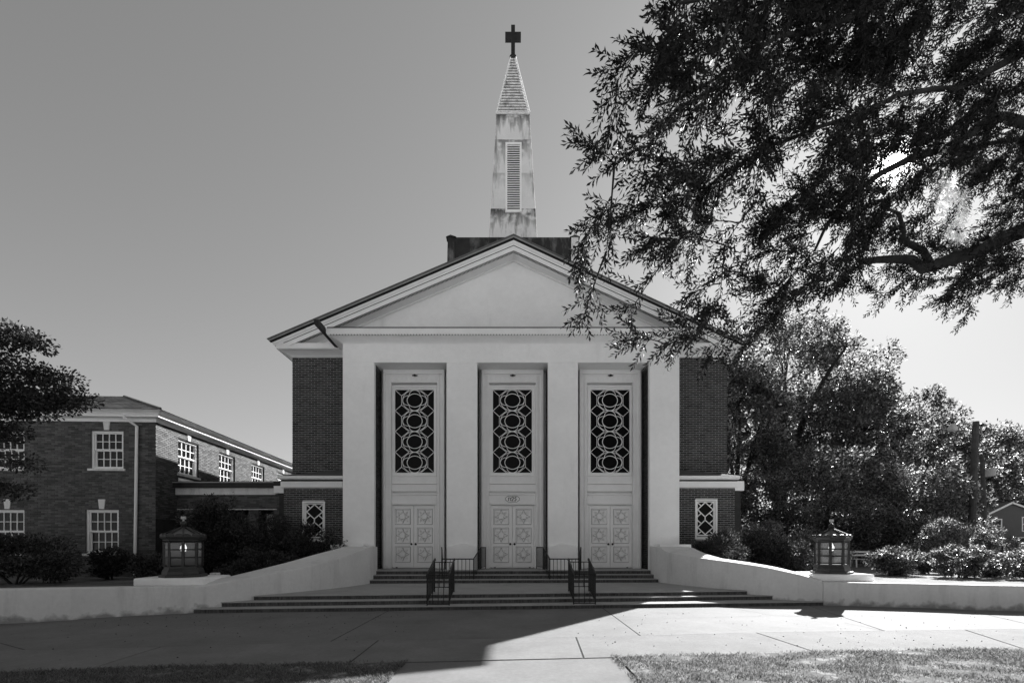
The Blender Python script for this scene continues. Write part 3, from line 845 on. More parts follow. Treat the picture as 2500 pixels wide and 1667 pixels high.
# main wall, brick, either side of the portico
xl, xr = X(714, YM), X(1775, YM)
m_ = MB(); m_.box(xl, xr, YM, YM + .35, 0, ZC + .2); mw = m_.build('front_wall', M['mortar'], church)
br = Bricks((0, YM, 0), (1, 0, 0), (0, -1, 0), M['brick'])
br.lay(xl, x0, 4.0, 8.86); br.lay(x1, xr, 4.0, 8.86)
br.build(mw, 150)
m_ = MB(); m_.box(xl, xl + .3, YM + .351, 44, 0, ZC + .2); m_.box(xr - .3, xr, YM + .351, 44, 0, ZC + .2); m_.box(xl + .3, xr - .3, 43.7, 44, 0, ZC + .2)
m_.build('nave_wall', M['brick'], church)
ucornice(xl, xr, YM, 44.3, cprof, 'cornice', M['trim'], church)
# gutters on the sides of the portico
for xg, sg in ((x0 - .46, -1), (x1 + .46, 1)):
    m_ = MB(); m_.prism([(xg, 9.07), (xg + sg * .02, 9.05), (xg + sg * .13, 9.08), (xg + sg * .17, 9.25), (xg + sg * .19, 9.27), (xg, 9.27)], 16.75, YM - .46, 'y')
    m_.build('gutter', M['gutter'], church)

# raking cornice of the gable
APX, APV = 1254.0, 570.6
SLL, SLR = .4233, .4626
def rake_pt(t, y, side):
    if side == 0: return P(APX, APV + t, y)
    if side < 0:
        c = APV + t; x_ = (c + SLL * APX - 826 + .94 * 650) / (.94 + SLL); v_ = 826 + .94 * (x_ - 650)
        if v_ > 843: v_ = 843; x_ = APX - (843 - c) / SLL
        return P(x_, v_, y)
    c = APV + t; x_ = (837 + .9 * 1829 - c + SLR * APX) / (SLR + .9); v_ = 837 - .9 * (x_ - 1829)
    if v_ > 843.5: v_ = 843.5; x_ = APX + (843.5 - c) / SLR
    return P(x_, v_, y)
def rake(prof, name, mt, parent=church, close=True):
    mb = MB(); v = []
    for (t, y) in prof: v += [rake_pt(t, y, -1), rake_pt(t, y, 0), rake_pt(t, y, 1)]
    n = len(prof); f = []
    for i in range(n if close else n - 1):
        a, b = i * 3, ((i + 1) % n) * 3
        f += [(a, a + 1, b + 1, b), (a + 1, a + 2, b + 2, b + 1)]
    if close: f += [tuple(i * 3 for i in range(n)), tuple(i * 3 + 2 for i in range(n))[::-1]]
    mb.add(v, f); return mb.build(name, mt, parent)
rake([(0, 18.46), (4.5, 18.46), (5, 18.75), (0.5, 18.75)], 'roof_edge', M['shingle'])
rake([(4.6, 18.50), (8.6, 18.50), (9, 18.8), (5.2, 18.8)], 'drip_edge', M['greymetal'])
rake([(8.7, 18.58), (15.4, 18.58), (15.6, 18.85), (9.5, 18.85)], 'roof_board', M['gutter'])
rake([(15.5, 18.53), (17, 18.53), (20, 18.55), (25, 18.60), (27.8, 18.60), (27.6, 19.2), (15.9, 19.2)], 'crown_moulding', M['trim'])
rake([(29.6, 18.74), (29.9, 18.61), (40.5, 18.61), (41.2, 18.64), (42, 19.2), (30.2, 19.2)], 'raking_fascia', M['trim'])
rake([(42.3, 18.66), (63.2, 19.14), (63.8, 19.12), (66.2, 19.12), (67.5, 19.16), (69.5, 19.18), (69.5, 19.35), (42.6, 19.35)], 'raking_soffit', M['trim'])
m_ = MB()
for i in range(170):
    for side in (-1, 1):
        t = (i + .5) / 170
        a = rake_pt(42.8, 18.67, 0); b = rake_pt(42.8, 18.67, side)
        x_ = a[0] + (b[0] - a[0]) * t; z_ = a[2] + (b[2] - a[2]) * t - .012
        if abs(x_ - a[0]) < abs(b[0] - a[0]) * .97: m_.box(x_ - .010, x_ + .010, 18.668, 18.72, z_ - .035, z_ - .004)
m_.build('soffit_vent', M['gutter'], church, kind='stuff')
# tympanum
yt = 19.2
tri = []
for (sl, sg) in ((SLL, -1), (SLR, 1)):
    tri.append((X(APX + sg * (843.5 - (APV + 66)) / sl, yt), Z(843.5, yt)))
m_ = MB(); m_.prism([(tri[0][0], ZC + .15), (tri[1][0], ZC + .15), tri[1], (X(APX, yt), Z(APV + 66, yt)), tri[0]], yt, yt + .3, 'y')
m_.build('tympanum', M['stucco'], church)
# roof
a, b_, c_ = (rake_pt(0, 18.6, s_) for s_ in (-1, 0, 1))
a2, b2, c2 = (rake_pt(7, 18.6, s_) for s_ in (-1, 0, 1))
m_ = MB(); m_.prism([(a[0], a[2]), (b_[0], b_[2]), (c_[0], c_[2]), (c2[0], c2[2]), (b2[0], b2[2] - .1), (a2[0], a2[2])], 18.76, 44.6, 'y')
m_.build('roof', M['roof'], church)

# ---- steeple
yc = 24.13; xc = X(1252.7, 23.0)
zb_, zt_ = 15.4, 22.0
hb, ht = 1.16, .79
def hw_at(z): return hb + (ht - hb) * (z - zb_) / (zt_ - zb_)
m_ = MB(); hb0 = hw_at(12.5)
m_.hexa([(xc - hb0, yc - hb0, 12.5), (xc + hb0, yc - hb0, 12.5), (xc + hb0, yc + hb0, 12.5), (xc - hb0, yc + hb0, 12.5)],
        [(xc - ht, yc - ht, zt_), (xc + ht, yc - ht, zt_), (xc + ht, yc + ht, zt_), (xc - ht, yc + ht, zt_)])
tower = m_.build('steeple', M['steeple_stained'], church, bevel=.02)
m_ = MB(); m_.box(xc - ht - .03, xc + ht + .03, yc - ht - .03, yc + ht + .03, zt_ + .002, zt_ + .09); m_.build('band', M['stucco_stained'], tower)
# louvre
def sf(z): return yc - hw_at(z)
lz0, lz1 = Z(518, sf(17.3)), Z(353, sf(20.7)); lw_ = 17.5 * 23.1 / F
m_ = MB()
for sg in (-1, 1):
    xa = xc + .02 + sg * lw_
    m_.hexa([(xa - .045, sf(lz0) - .06, lz0), (xa + .045, sf(lz0) - .06, lz0), (xa + .045, sf(lz0) + .05, lz0), (xa - .045, sf(lz0) + .05, lz0)],
            [(xa - .045, sf(lz1) - .06, lz1), (xa + .045, sf(lz1) - .06, lz1), (xa + .045, sf(lz1) + .05, lz1), (xa - .045, sf(lz1) + .05, lz1)])
for zz in (lz0, lz1): m_.box(xc + .02 - lw_ - .045, xc + .02 + lw_ + .045, sf(zz) - .07, sf(zz) + .05, zz - .045, zz + .045)
louv = m_.build('louvre', M['paint'], church)
m_ = MB(); q0, q1 = lz0 + .046, lz1 - .046
m_.hexa([(xc + .02 - lw_ + .046, sf(q0) - .010, q0), (xc + .02 + lw_ - .046, sf(q0) - .010, q0), (xc + .02 + lw_ - .046, sf(q0) + .05, q0), (xc + .02 - lw_ + .046, sf(q0) + .05, q0)],
        [(xc + .02 - lw_ + .046, sf(q1) - .010, q1), (xc + .02 + lw_ - .046, sf(q1) - .010, q1), (xc + .02 + lw_ - .046, sf(q1) + .05, q1), (xc + .02 - lw_ + .046, sf(q1) + .05, q1)])
m_.build('louvre_back', M['ink'], louv)
NS = 29
for i in range(NS):
    z_ = q0 + (i + .5) * (q1 - q0) / NS; y_ = sf(z_)
    m_ = MB(); hh = (q1 - q0) / NS
    m_.prism([(y_ - .055, z_ - hh * .30), (y_ - .048, z_ - hh * .38), (y_ - .012, z_ + hh * .20), (y_ - .019, z_ + hh * .28)], xc + .02 - lw_ + .047, xc + .02 + lw_ - .047, 'x')
    m_.build('slat', M['paint'], louv)
# spire of slats
zs0, zs1 = zt_ + .09, Z(147, yc); hs0, hs1 = ht + .0, .13
m_ = MB()
m_.hexa([(xc - hs0 + .07, yc - hs0 + .07, zs0), (xc + hs0 - .07, yc - hs0 + .07, zs0), (xc + hs0 - .07, yc + hs0 - .07, zs0), (xc - hs0 + .07, yc + hs0 - .07, zs0)],
        [(xc - hs1 + .05, yc - hs1 + .05, zs1), (xc + hs1 - .05, yc - hs1 + .05, zs1), (xc + hs1 - .05, yc + hs1 - .05, zs1), (xc - hs1 + .05, yc + hs1 - .05, zs1)])
spire = m_.build('spire', M['gutter'], church)
def hs_at(z): return hs0 + (hs1 - hs0) * (z - zs0) / (zs1 - zs0)
NS = 20
for i in range(NS):
    z_ = zs0 + (i + .35) * (zs1 - zs0) / NS; hh = (zs1 - zs0) / NS * .54
    a = hs_at(z_) - .01; b_ = hs_at(z_ + hh) - .02
    m_ = MB()
    m_.hexa([(xc - a, yc - a, z_), (xc + a, yc - a, z_), (xc + a, yc + a, z_), (xc - a, yc + a, z_)],
            [(xc - b_, yc - b_, z_ + hh), (xc + b_, yc - b_, z_ + hh), (xc + b_, yc + b_, z_ + hh), (xc - b_, yc + b_, z_ + hh)])
    m_.build('slat', M['slat'], spire)
for sx in (-1, 1):
    for sy in (-1, 1):
        m_ = MB(); m_.tube([(xc + sx * hs0, yc + sy * hs0, zs0), (xc + sx * hs1, yc + sy * hs1, zs1)], .03, 6); m_.build('corner_strip', M['paint'], spire)
m_ = MB(); m_.lathe([(.16, -.02), (.19, .05), (.18, .14), (.12, .22), (.08, .26)], (xc, yc, zs1), 12)
m_.build('finial', M['crossmat'], church)
zx0, zx1 = zs1 + .2, Z(66, yc)
m_ = MB(); cw = .095
m_.box(xc - cw, xc + cw, yc - cw, yc + cw, zx0, zx1)
za, zb2 = Z(101, yc), Z(82.5, yc)
m_.box(xc - .385, xc - cw - .001, yc - cw * .9, yc + cw * .9, za, zb2); m_.box(xc + cw + .001, xc + .385, yc - cw * .9, yc + cw * .9, za, zb2)
m_.build('cross', M['crossmat'], church)
# parapet box round the steeple foot
yq = 22.0
pa, pb = X(1096, yq), X(1409, yq); ptop = Z(579.5, yq)
m_ = MB(); m_.box(pa, pb, yq, yq + .2, 10.5, ptop); m_.box(pa, pa + .2, yq + .201, yq + 4.6, 10.5, ptop); m_.box(pb - .2, pb, yq + .201, yq + 4.6, 10.5, ptop)
m_.box(pa + .2, pb - .2, yq + 4.4, yq + 4.6, 10.5, ptop)
par = m_.build('parapet', M['parapet'], church)
for xx, sg in ((pa, -1), (pb, 1)):
    for yy_ in (yq - .04, yq + 4.3):
        m_ = MB()
        xi = xx - sg * .26
        lo_, hi_ = sorted((xi, xx + sg * .14)); lo2, hi2 = sorted((xi, xx + sg * .05))
        m_.hexa([(lo_, yy_, 10.5), (hi_, yy_, 10.5), (hi_, yy_ + .3, 10.5), (lo_, yy_ + .3, 10.5)], [(lo2, yy_, ptop - .02), (hi2, yy_, ptop - .02), (hi2, yy_ + .3, ptop - .02), (lo2, yy_ + .3, ptop - .02)])
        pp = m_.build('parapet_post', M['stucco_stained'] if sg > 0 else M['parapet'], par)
        m_ = MB(); cxx = (lo2 + hi2) / 2; e = .23
        m_.add([(cxx - e, yy_ - .05, ptop - .02), (cxx + e, yy_ - .05, ptop - .02), (cxx + e, yy_ + .35, ptop - .02), (cxx - e, yy_ + .35, ptop - .02), (cxx + sg * .05, yy_ + .15, ptop + .19)],
               [(0, 3, 2, 1), (0, 1, 4), (1, 2, 4), (2, 3, 4), (3, 0, 4)]); m_.build('post_cap', M['parapet'], pp)

# ---- single storey wings
YW = 18.6
def lattice_window(u0, u1, v0, v1, mirror):
    yw = YW - .05
    fx = lambda u: X(u, yw); fz = lambda v: Z(v, yw)
    m_ = MB(); t = 3.6
    m_.box(fx(u0), fx(u0 + t), yw, YW + .12, fz(v1), fz(v0)); m_.box(fx(u1 - t), fx(u1), yw, YW + .12, fz(v1), fz(v0))
    m_.box(fx(u0 + t), fx(u1 - t), yw, YW + .12, fz(v0 + t), fz(v0)); m_.box(fx(u0 + t), fx(u1 - t), yw - .03, YW + .12, fz(v1), fz(v1 - 6))
    wn = m_.build('lattice_window', M['trim'], church, bevel=.006)
    # inner sash, offset towards the side seen
    o_ = 2.2
    if mirror: a0, a1 = u0 + t, u1 - t - 2 * o_
    else: a0, a1 = u0 + t + 2 * o_, u1 - t
    yi = YW + .03
    m_ = MB()
    b0, b1 = v0 + t + 1.5, v1 - 8.5
    m_.box(X(a0 - 1, yi), X(a0 + 1.8, yi), yi, yi + .08, Z(b1, yi), Z(b0, yi)); m_.box(X(a1 - 1.8, yi), X(a1 + 1, yi), yi, yi + .08, Z(b1, yi), Z(b0, yi))
    m_.box(X(a0 + 1.8, yi), X(a1 - 1.8, yi), yi, yi + .08, Z(b0 + 2.5, yi), Z(b0, yi)); m_.box(X(a0 + 1.8, yi), X(a1 - 1.8, yi), yi, yi + .08, Z(b1, yi), Z(b1 - 3, yi))
    if mirror: m_.box(X(a1 + 1, yi), X(u1 - t, yi), yi - .03, yi + .1, Z(v1 - 6, yi), Z(v0 + t, yi))
    else: m_.box(X(u0 + t, yi), X(a0 - 1, yi), yi - .03, yi + .1, Z(v1 - 6, yi), Z(v0 + t, yi))
    m_.build('sash', M['paint'], wn)
    g0, g1, h0, h1 = a0 + 1.8, a1 - 1.8, b0 + 2.5, b1 - 3
    m_ = MB(); m_.box(X(g0, yi), X(g1, yi), yi + .05, yi + .06, Z(h1, yi), Z(h0, yi)); m_.build('pane', M['glass'], wn)
    def T(a, b): return (X(g0 + (a - 595) / 405 * (g1 - g0), yi), Z(h0 + (b - 540) / 795 * (h1 - h0), yi))
    segs = [((795, 540), (600, 720)), ((600, 720), (790, 895)), ((790, 895), (1000, 720)), ((1000, 720), (795, 540)), ((792, 895), (792, 975)),
            ((792, 975), (600, 1155)), ((600, 1155), (795, 1330)), ((795, 1330), (1000, 1155)), ((1000, 1155), (792, 975)),
            ((600, 545), (680, 615)), ((990, 545), (915, 615)), ((595, 895), (685, 815)), ((1000, 895), (910, 815)), ((590, 975), (680, 1050)),
            ((1000, 975), (910, 1050)), ((600, 1325), (685, 1260)), ((1000, 1325), (910, 1260))]
    for i, (p, q) in enumerate(segs):
        m_ = MB(); m_.bar2(T(*p), T(*q), .034, yi + .012 + (i % 3) * .001, yi + .045); m_.build('glazing_bar', M['paint'], wn)
for side in (-1, 1):
    if side < 0: a, b_, g_a, g_b, f_a, f_b, wu, wv = X(693, YW), x0, 678, 836, 684.5, 836, (737.6, 792.7), (1223.3, 1321)
    else: a, b_, g_a, g_b, f_a, f_b, wu, wv = x1, X(1794, YW), 1658.8, 1808, 1658.8, 1802, (1697.8, 1751.8), (1218, 1316)
    zf0, zf1 = Z(1189, YW - .05), Z(1174.5, YW - .05)
    hole = (X(wu[0], YW) + .02, X(wu[1], YW) - .02, Z(wv[1], YW), Z(wv[0], YW))
    m_ = MB()
    m_.box(a, hole[0], YW, YM - .005, 0, zf0 - .002); m_.box(hole[1], b_, YW, YM - .005, 0, zf0 - .002)
    m_.box(hole[0], hole[1], YW, YM - .005, 0, hole[2]); m_.box(hole[0], hole[1], YW, YM - .005, hole[3], zf0 - .002)
    wl = m_.build('wing_wall', M['mortar'], church)
    br = Bricks((0, YW, 0), (1, 0, 0), (0, -1, 0), M['brick'])
    hole = (X(wu[0], YW) + .02, X(wu[1], YW) - .02, Z(wv[1], YW), Z(wv[0], YW))
    br.lay(a, b_, 1.0, zf0 - .01, [hole]); br.build(wl, 75)
    ex = a if side < 0 else b_
    bs = Bricks((ex, YW, 0), (0, 1, 0), (side, 0, 0), M['brick']); bs.lay(0, .45, 1.0, zf0 - .01); bs.build(wl, 0)
    lattice_window(*wu, *wv, side > 0)
    m_ = MB(); m_.box(X(f_a, YW - .05), X(f_b, YW - .05), YW - .05, YM - .01, zf0, zf1); m_.build('wing_fascia', M['trim'], church, bevel=.006)
    m_ = MB(); m_.box(X(f_a, YW - .05) + .02, X(f_b, YW - .05) - .02, YW - .04, YM - .01, zf1, zf1 + .06); m_.build('shadow_gap_strip', M['gutter'], church)  # dark colour stands in for the shadow gap under the gutter
    yg = YW - .28
    m_ = MB(); ga, gb_ = X(g_a, yg), X(g_b, yg)
    m_.prism([(yg + .26, zf1 + .06), (yg + .05, zf1 + .06), (yg + .01, zf1 + .10), (yg + .02, zf1 + .13), (yg, zf1 + .165), (yg, zf1 + .18), (yg + .26, zf1 + .18)], ga, gb_, 'x')
    m_.build('wing_gutter', M['trim'], church)
    # hipped lean-to roof
    m_ = MB(); zr = zf1 + .181; zq = Z(1143, YM - .01)
    in_ = b_ if side < 0 else a; on = ga if side < 0 else gb_
    hx = on - side * 1.9
    m_.add([(on, yg, zr), (in_, yg, zr), (in_, YM - .01, zq), (on, YM - .01, zr), (in_, YM - .01, zr)], [(0, 1, 2), (0, 2, 3), (1, 4, 2), (3, 2, 4), (0, 3, 4, 1)])
    m_.build('wing_roof', M['shingle'], church)
    # stone block where the parapet of the back range meets the wing
    if side < 0:
        ya = YM + .3; m_ = MB(); m_.box(X(668, ya), X(694, ya), ya, ya + 1.5, Z(1203, ya), Z(1185.5, ya)); m_.build('coping_block', M['trim'], church)
        m_ = MB(); m_.box(X(680, ya), X(700, ya), ya + .05, ya + 1.5, 0, Z(1203.2, ya)); m_.build('return_wall', M['brick'], church)
    else:
        ya = YM + .3; m_ = MB(); m_.box(X(1790, ya), X(1817, ya), ya, ya + 1.5, Z(1197, ya), Z(1174, ya)); m_.build('coping_block', M['trim'], church)
        m_ = MB(); m_.box(X(1785, ya), X(1809.6, ya), ya + .05, ya + 1.5, 0, Z(1197.2, ya)); m_.build('return_wall', M['brick'], church)

# ================================================================= RAMP WALLS
def ramp_wall(name, label, inner, outer, zin, zout, zfoot=0.0):
    """inner / outer plan curves (same count) with top heights"""
    mb = MB(); n = len(inner); v = []
    for i in range(n):
        v += [(inner[i][0], inner[i][1], zfoot), (inner[i][0], inner[i][1], zin[i]), (outer[i][0], outer[i][1], zout[i]), (outer[i][0], outer[i][1], zfoot)]
    f = [(0, 1, 2, 3), tuple((n - 1) * 4 + k for k in (3, 2, 1, 0))]
    for i in range(n - 1):
        a, b = i * 4, (i + 1) * 4
        for j in range(4): f.append((a + j, b + j, b + (j + 1) % 4, a + (j + 1) % 4))
    mb.add(v, f); return tag(mb.build(name, M['wall_stucco'], None, bevel=.02), label, 'wall')
def resample(pts, n):
    """Catmull-Rom through pts"""
    out_ = []; m = len(pts)
    for k in range(n):
        t = k / (n - 1) * (m - 1); i = min(int(t), m - 2); s_ = t - i
        p0, p1, p2, p3 = pts[max(i - 1, 0)], pts[i], pts[i + 1], pts[min(i + 2, m - 1)]
        out_.append(tuple(.5 * ((2 * p1[c]) + (-p0[c] + p2[c]) * s_ + (2 * p0[c] - 5 * p1[c] + 4 * p2[c] - p3[c]) * s_ ** 2 + (-p0[c] + 3 * p1[c] - 3 * p2[c] + p3[c]) * s_ ** 3) for c in range(len(p1))))
    return out_
# right: inner face plan points, with photo v of inner top edge
Rin = [(4.92, 17.62), (4.95, 16.95), (5.35, 15.75), (6.09, 14.33), (7.0, 13.62), (8.25, 13.04)]
def topz(p, v_of_u): u = U0 + p[0] * F / p[1]; return Z(float(v_of_u(u)), p[1])
vRi = lambda u: np.interp(u, [1585, 1609, 1625, 1650, 1700, 1790, 1870, 1960, 2009], [1334, 1334, 1345, 1352, 1360, 1372, 1384, 1404, 1419])
vRo = lambda u: np.interp(u, [1600, 1688, 1718, 1760, 1830, 1900, 1945, 2100], [1334, 1334, 1349, 1362, 1372, 1384, 1396, 1410])
Ri = resample(Rin, 24)
Ro = []
for i, p in enumerate(Ri):
    a = Ri[max(i - 1, 0)]; b = Ri[min(i + 1, 23)]; d = Vector((b[0] - a[0], b[1] - a[1])).normalized()
    wdt = 1.02 - .30 * (i / 23)
    Ro.append((p[0] - d.y * wdt, p[1] + d.x * wdt))
zi = [topz(p, vRi) for p in Ri]; zo = [topz(p, vRo) for p in Ro]
zi = [min(z, 1.55) for z in zi]
zo = [min(max(z, .62), 1.55) for z in zo]
ramp_wall('ramp_wall', 'white curved stucco wall sweeping down from the right door bay to the lamp', Ri, Ro, zi, zo)
m_ = MB(); m_.box(X(1611, 17.1), X(1688, 17.1), 17.1, 17.78, .1, 1.615); m_.box(X(1588, 17.5), X(1611, 17.1) - .003, 17.35, 17.79, .1, 1.575)
tag(m_.build('wall_block', M['stucco'], None, bevel=.02), 'white flat topped block at the head of the right curved wall', 'block')
# left
Lin = [(-4.72, 17.25), (-4.72, 16.1), (-5.05, 14.9), (-5.75, 13.5), (-6.55, 12.45), (-7.5, 11.57)]
vLi = lambda u: np.interp(u, [473, 500, 640, 800, 960, 1000], [1431, 1430, 1405, 1380, 1335, 1330])
vLi = lambda u: np.interp(u, [473, 500, 560, 640, 744, 820, 887, 905], [1432, 1430, 1418, 1404, 1385, 1365, 1341, 1334])
vLo = lambda u: np.interp(u, [440, 545, 620, 700, 770, 840, 880], [1420, 1410, 1392, 1372, 1352, 1334, 1334])
Li = resample(Lin, 24); Lo = []
for i, p in enumerate(Li):
    a = Li[max(i - 1, 0)]; b = Li[min(i + 1, 23)]; d = Vector((b[0] - a[0], b[1] - a[1])).normalized()
    wdt = .95 - .25 * (i / 23)
    Lo.append((p[0] + d.y * wdt, p[1] - d.x * wdt))
zi = [min(topz(p, vLi), 1.55) for p in Li]; zo = [min(max(topz(p, vLo), .64), 1.55) for p in Lo]
ramp_wall('ramp_wall', 'white curved stucco wall sweeping down from the left door bay to the lamp', Li, Lo, zi, zo)
m_ = MB(); m_.box(X(806, 17.1), X(887, 17.1), 17.1, 17.78, .1, 1.615); m_.box(X(887, 17.1) + .003, X(910, 17.5), 17.35, 17.79, .1, 1.575)
tag(m_.build('wall_block', M['stucco'], None, bevel=.02), 'white flat topped block at the head of the left curved wall', 'block')

# garden walls
def garden_wall(pts, ztop, th, label, name='garden_wall'):
    n = len(pts); back = []
    for i in range(n):
        a = pts[max(i - 1, 0)]; b = pts[min(i + 1, n - 1)]; d = Vector((b[0] - a[0], b[1] - a[1])).normalized()
        back.append((pts[i][0] - d.y * th, pts[i][1] + d.x * th))
    mb = MB(); v = []
    for i in range(n): v += [(pts[i][0], pts[i][1], -.01), (pts[i][0], pts[i][1], ztop[i]), (back[i][0], back[i][1], ztop[i] + .004), (back[i][0], back[i][1], -.01)]
    f = [(0, 1, 2, 3), tuple((n - 1) * 4 + k for k in (3, 2, 1, 0))]
    for i in range(n - 1):
        a, b = i * 4, (i + 1) * 4
        for j in range(4): f.append((a + j, b + j, b + (j + 1) % 4, a + (j + 1) % 4))
    mb.add(v, f); return tag(mb.build(name, M['wall_stucco'], None, bevel=.018), label, 'wall')
WR2 = [(p[0], p[1]) for p in WRt]; WR2[0] = (WR2[0][0] + .01, WR2[0][1] + .0)
rs = resample(WR2, 14); garden_wall(rs, [.615] * 14, .32, 'low white stucco garden wall running right from the lamp')
ls = resample(WL, 14); garden_wall(ls, list(np.linspace(.78, .63, 14)), .32, 'low white stucco garden wall running left in shade')
# lamp pedestals
def pedestal(c, sx, sy, rz, label):
    t = thing('lamp_pedestal', label, 'pedestal', (c[0], c[1], 0), rz)
    ca, sa = math.cos(rz), math.sin(rz); fn = lambda x_, y_, z_: (c[0] + ca * x_ - sa * y_, c[1] + sa * x_ + ca * y_, z_)
    m_ = MB(fn); m_.box(-sx / 2 - .0, sx / 2, -sy / 2 + .02, sy / 2, 0, .617); m_.build('base', M['wall_stucco'], t, bevel=.015)
    m_ = MB(fn); m_.box(-sx / 2 + .04, sx / 2 - .04, -sy / 2 + .06, sy / 2 + .1, .618, .81); m_.build('cap', M['stucco'], t, bevel=.04)
PR, PL = (X(2030, 13.75), 13.75), (X(450, 12.3), 12.3)
pedestal((PR[0] + .02, PR[1] + .10), 1.72, 1.35, -.02, 'white stucco pedestal under the right lamp, brightly lit')
pedestal((PL[0] - .05, PL[1] + .02), 1.72, 1.25, .06, 'white stucco pedestal under the left lamp, in shade')

# ================================================================= LANTERNS
def lantern(loc, rz, s, label, panes_dark):
    t = thing('garden_lamp', label, 'lamp', loc, rz, 'pedestal lamps either side of the steps')
    t.scale = (s, s, s)
    n = 8; A0 = math.pi / 8
    def L(name, mb, mt, par=None, **k):
        me = mb.mesh(name, k.get('smooth', False)); me.materials.append(mt)
        o = bpy.data.objects.new(name, me); C.objects.link(o); o.parent = par or t
        return o
    m = MB(); m.lathe([(.60, 0), (.60, .07), (.53, .08), (.52, .16), (.49, .22), (.47, .26), (.47, .30)], (0, 0, 0), n, A0)
    L('base', m, M['bronze'])
    m = MB()
    for k in range(n):
        a = A0 + k * math.pi / 4; c_ = (.455 * math.cos(a), .455 * math.sin(a))
        m2 = MB(); m2.box(c_[0] - .033, c_[0] + .033, c_[1] - .033, c_[1] + .033, .301, 1.02); L('post', m2, M['bronze'])
        a2 = A0 + (k + 1) * math.pi / 4; p = Vector((.45 * math.cos(a), .45 * math.sin(a))); q = Vector((.45 * math.cos(a2), .45 * math.sin(a2)))
        for zz in (.33, .565, .79, 1.005): m.tube([(p.x, p.y, zz), (q.x, q.y, zz)], .018, 4)
        for r in range(3):
            z0, z1 = .335 + r * .225, .56 + r * .225
            d = (q - p).normalized(); nrm = Vector((d.y, -d.x)) * .004
            pp, qq = p + d * .03, q - d * .03
            m3 = MB(); m3.add([(pp.x, pp.y, z0), (qq.x, qq.y, z0), (qq.x, qq.y, z1), (pp.x, pp.y, z1), (pp.x + nrm.x, pp.y + nrm.y, z0), (qq.x + nrm.x, qq.y + nrm.y, z0), (qq.x + nrm.x, qq.y + nrm.y, z1), (pp.x + nrm.x, pp.y + nrm.y, z1)],
                              [(0, 1, 2, 3), (7, 6, 5, 4), (0, 4, 5, 1), (1, 5, 6, 2), (2, 6, 7, 3), (3, 7, 4, 0)])
            L('pane', m3, M['frost'])
    L('glazing_frame', m, M['bronze'])
    m = MB(); m.lathe([(.02, .99), (.05, .93), (.08, .86), (.085, .80), (.06, .745), (.02, .72)], (0, 0, 0), 12); L('bulb', m, M['bulb'], smooth=True)
    m = MB(); m.lathe([(.46, 1.02), (.50, 1.05), (.50, 1.08), (.55, 1.10), (.57, 1.15), (.57, 1.17)], (0, 0, 0), n, A0); L('cornice', m, M['bronze'])
    # fluted pyramid roof
    m = MB(); m.lathe([(.54, 1.171), (.07, 1.41), (.05, 1.43)], (0, 0, 0), n, A0); rf = L('roof', m, M['flute'])
    for k in range(n):
        a = A0 + k * math.pi / 4
        m = MB(); m.tube([(.56 * math.cos(a), .56 * math.sin(a), 1.185), (.07 * math.cos(a), .07 * math.sin(a), 1.43)], .026, 5); L('rib', m, M['bronze'], rf)
    m = MB()
    for k in range(n):      # scalloped edge
        a = A0 + (k + .5) * math.pi / 4; r0 = .53; tx, ty = -math.sin(a), math.cos(a)
        for q in (-.11, .11):
            cx_, cy_ = r0 * math.cos(a) + tx * q, r0 * math.sin(a) + ty * q
            pts = [(cx_ + tx * .1 * math.cos(w_), cy_ + ty * .1 * math.cos(w_), 1.172 + .07 * math.sin(w_)) for w_ in np.linspace(0, math.pi, 7)]
            bk = [(x_ - math.cos(a) * .03, y_ - math.sin(a) * .03, z_ + .012) for x_, y_, z_ in pts]
            m.add(pts + bk, [tuple(range(7)), tuple(range(7, 14))[::-1]] + [(i, i + 1, 8 + i, 7 + i) for i in range(6)])
    L('scallop', m, M['bronze'])
    m = MB(); m.lathe([(.05, 1.42), (.04, 1.47), (.06, 1.485), (.085, 1.53), (.08, 1.58), (.04, 1.61), (.02, 1.615)], (0, 0, 0), 12); L('ball', m, M['bronze'], smooth=True)
    m = MB(); m.box(-.02, .02, -.02, .02, 1.615, 1.67); m.box(-.055, .055, -.04, .04, 1.67, 1.75); L('sensor', m, M['curtain'])
    return t
lantern((PR[0], PR[1], .81), math.radians(-14), .86, 'dark eight sided lamp on the right pedestal, its panes lit by the sun', False)
lantern((PL[0] - .02, PL[1], .81), math.radians(10), .86, 'dark eight sided lamp on the left pedestal before the shaded shrubs', True)

# ================================================================= RAILINGS
def rail(label, runs, group):
    """runs: list of polylines of (x, y, zbase, ztop)"""
    t = thing('handrail', label, 'railing', (runs[0][0][0], runs[0][0][1], runs[0][0][2]), 0, group)
    seenp = set()
    for ln, gap in runs_iter(runs):
        for (a, b) in zip(ln[:-1], ln[1:]):
            for p in (a, b):
                k = (round(p[0], 2), round(p[1], 2))
                if k not in seenp:
                    seenp.add(k); m = MB(); m.box(p[0] - .014, p[0] + .014, p[1] - .014, p[1] + .014, p[2], p[3]); m.build('post', M['iron'], t)
            m = MB(); m.tube([(a[0], a[1], a[3]), (b[0], b[1], b[3])], .022, 6); m.build('top_rail', M['iron'], t)
            m = MB(); m.tube([(a[0], a[1], a[2] + .08), (b[0], b[1], b[2] + .08)], .011, 5); m.build('bottom_rail', M['iron'], t)
            L = math.hypot(b[0] - a[0], b[1] - a[1]); nb = max(1, int(round(L / gap)))
            for i in range(1, nb):
                f = i / nb; x_, y_ = a[0] + (b[0] - a[0]) * f, a[1] + (b[1] - a[1]) * f
                z0, z1 = a[2] + (b[2] - a[2]) * f + .08, a[3] + (b[3] - a[3]) * f
                m = MB(); m.box(x_ - .0085, x_ + .0085, y_ - .0085, y_ + .0085, z0, z1); m.build('baluster', M['iron'], t)
    return t
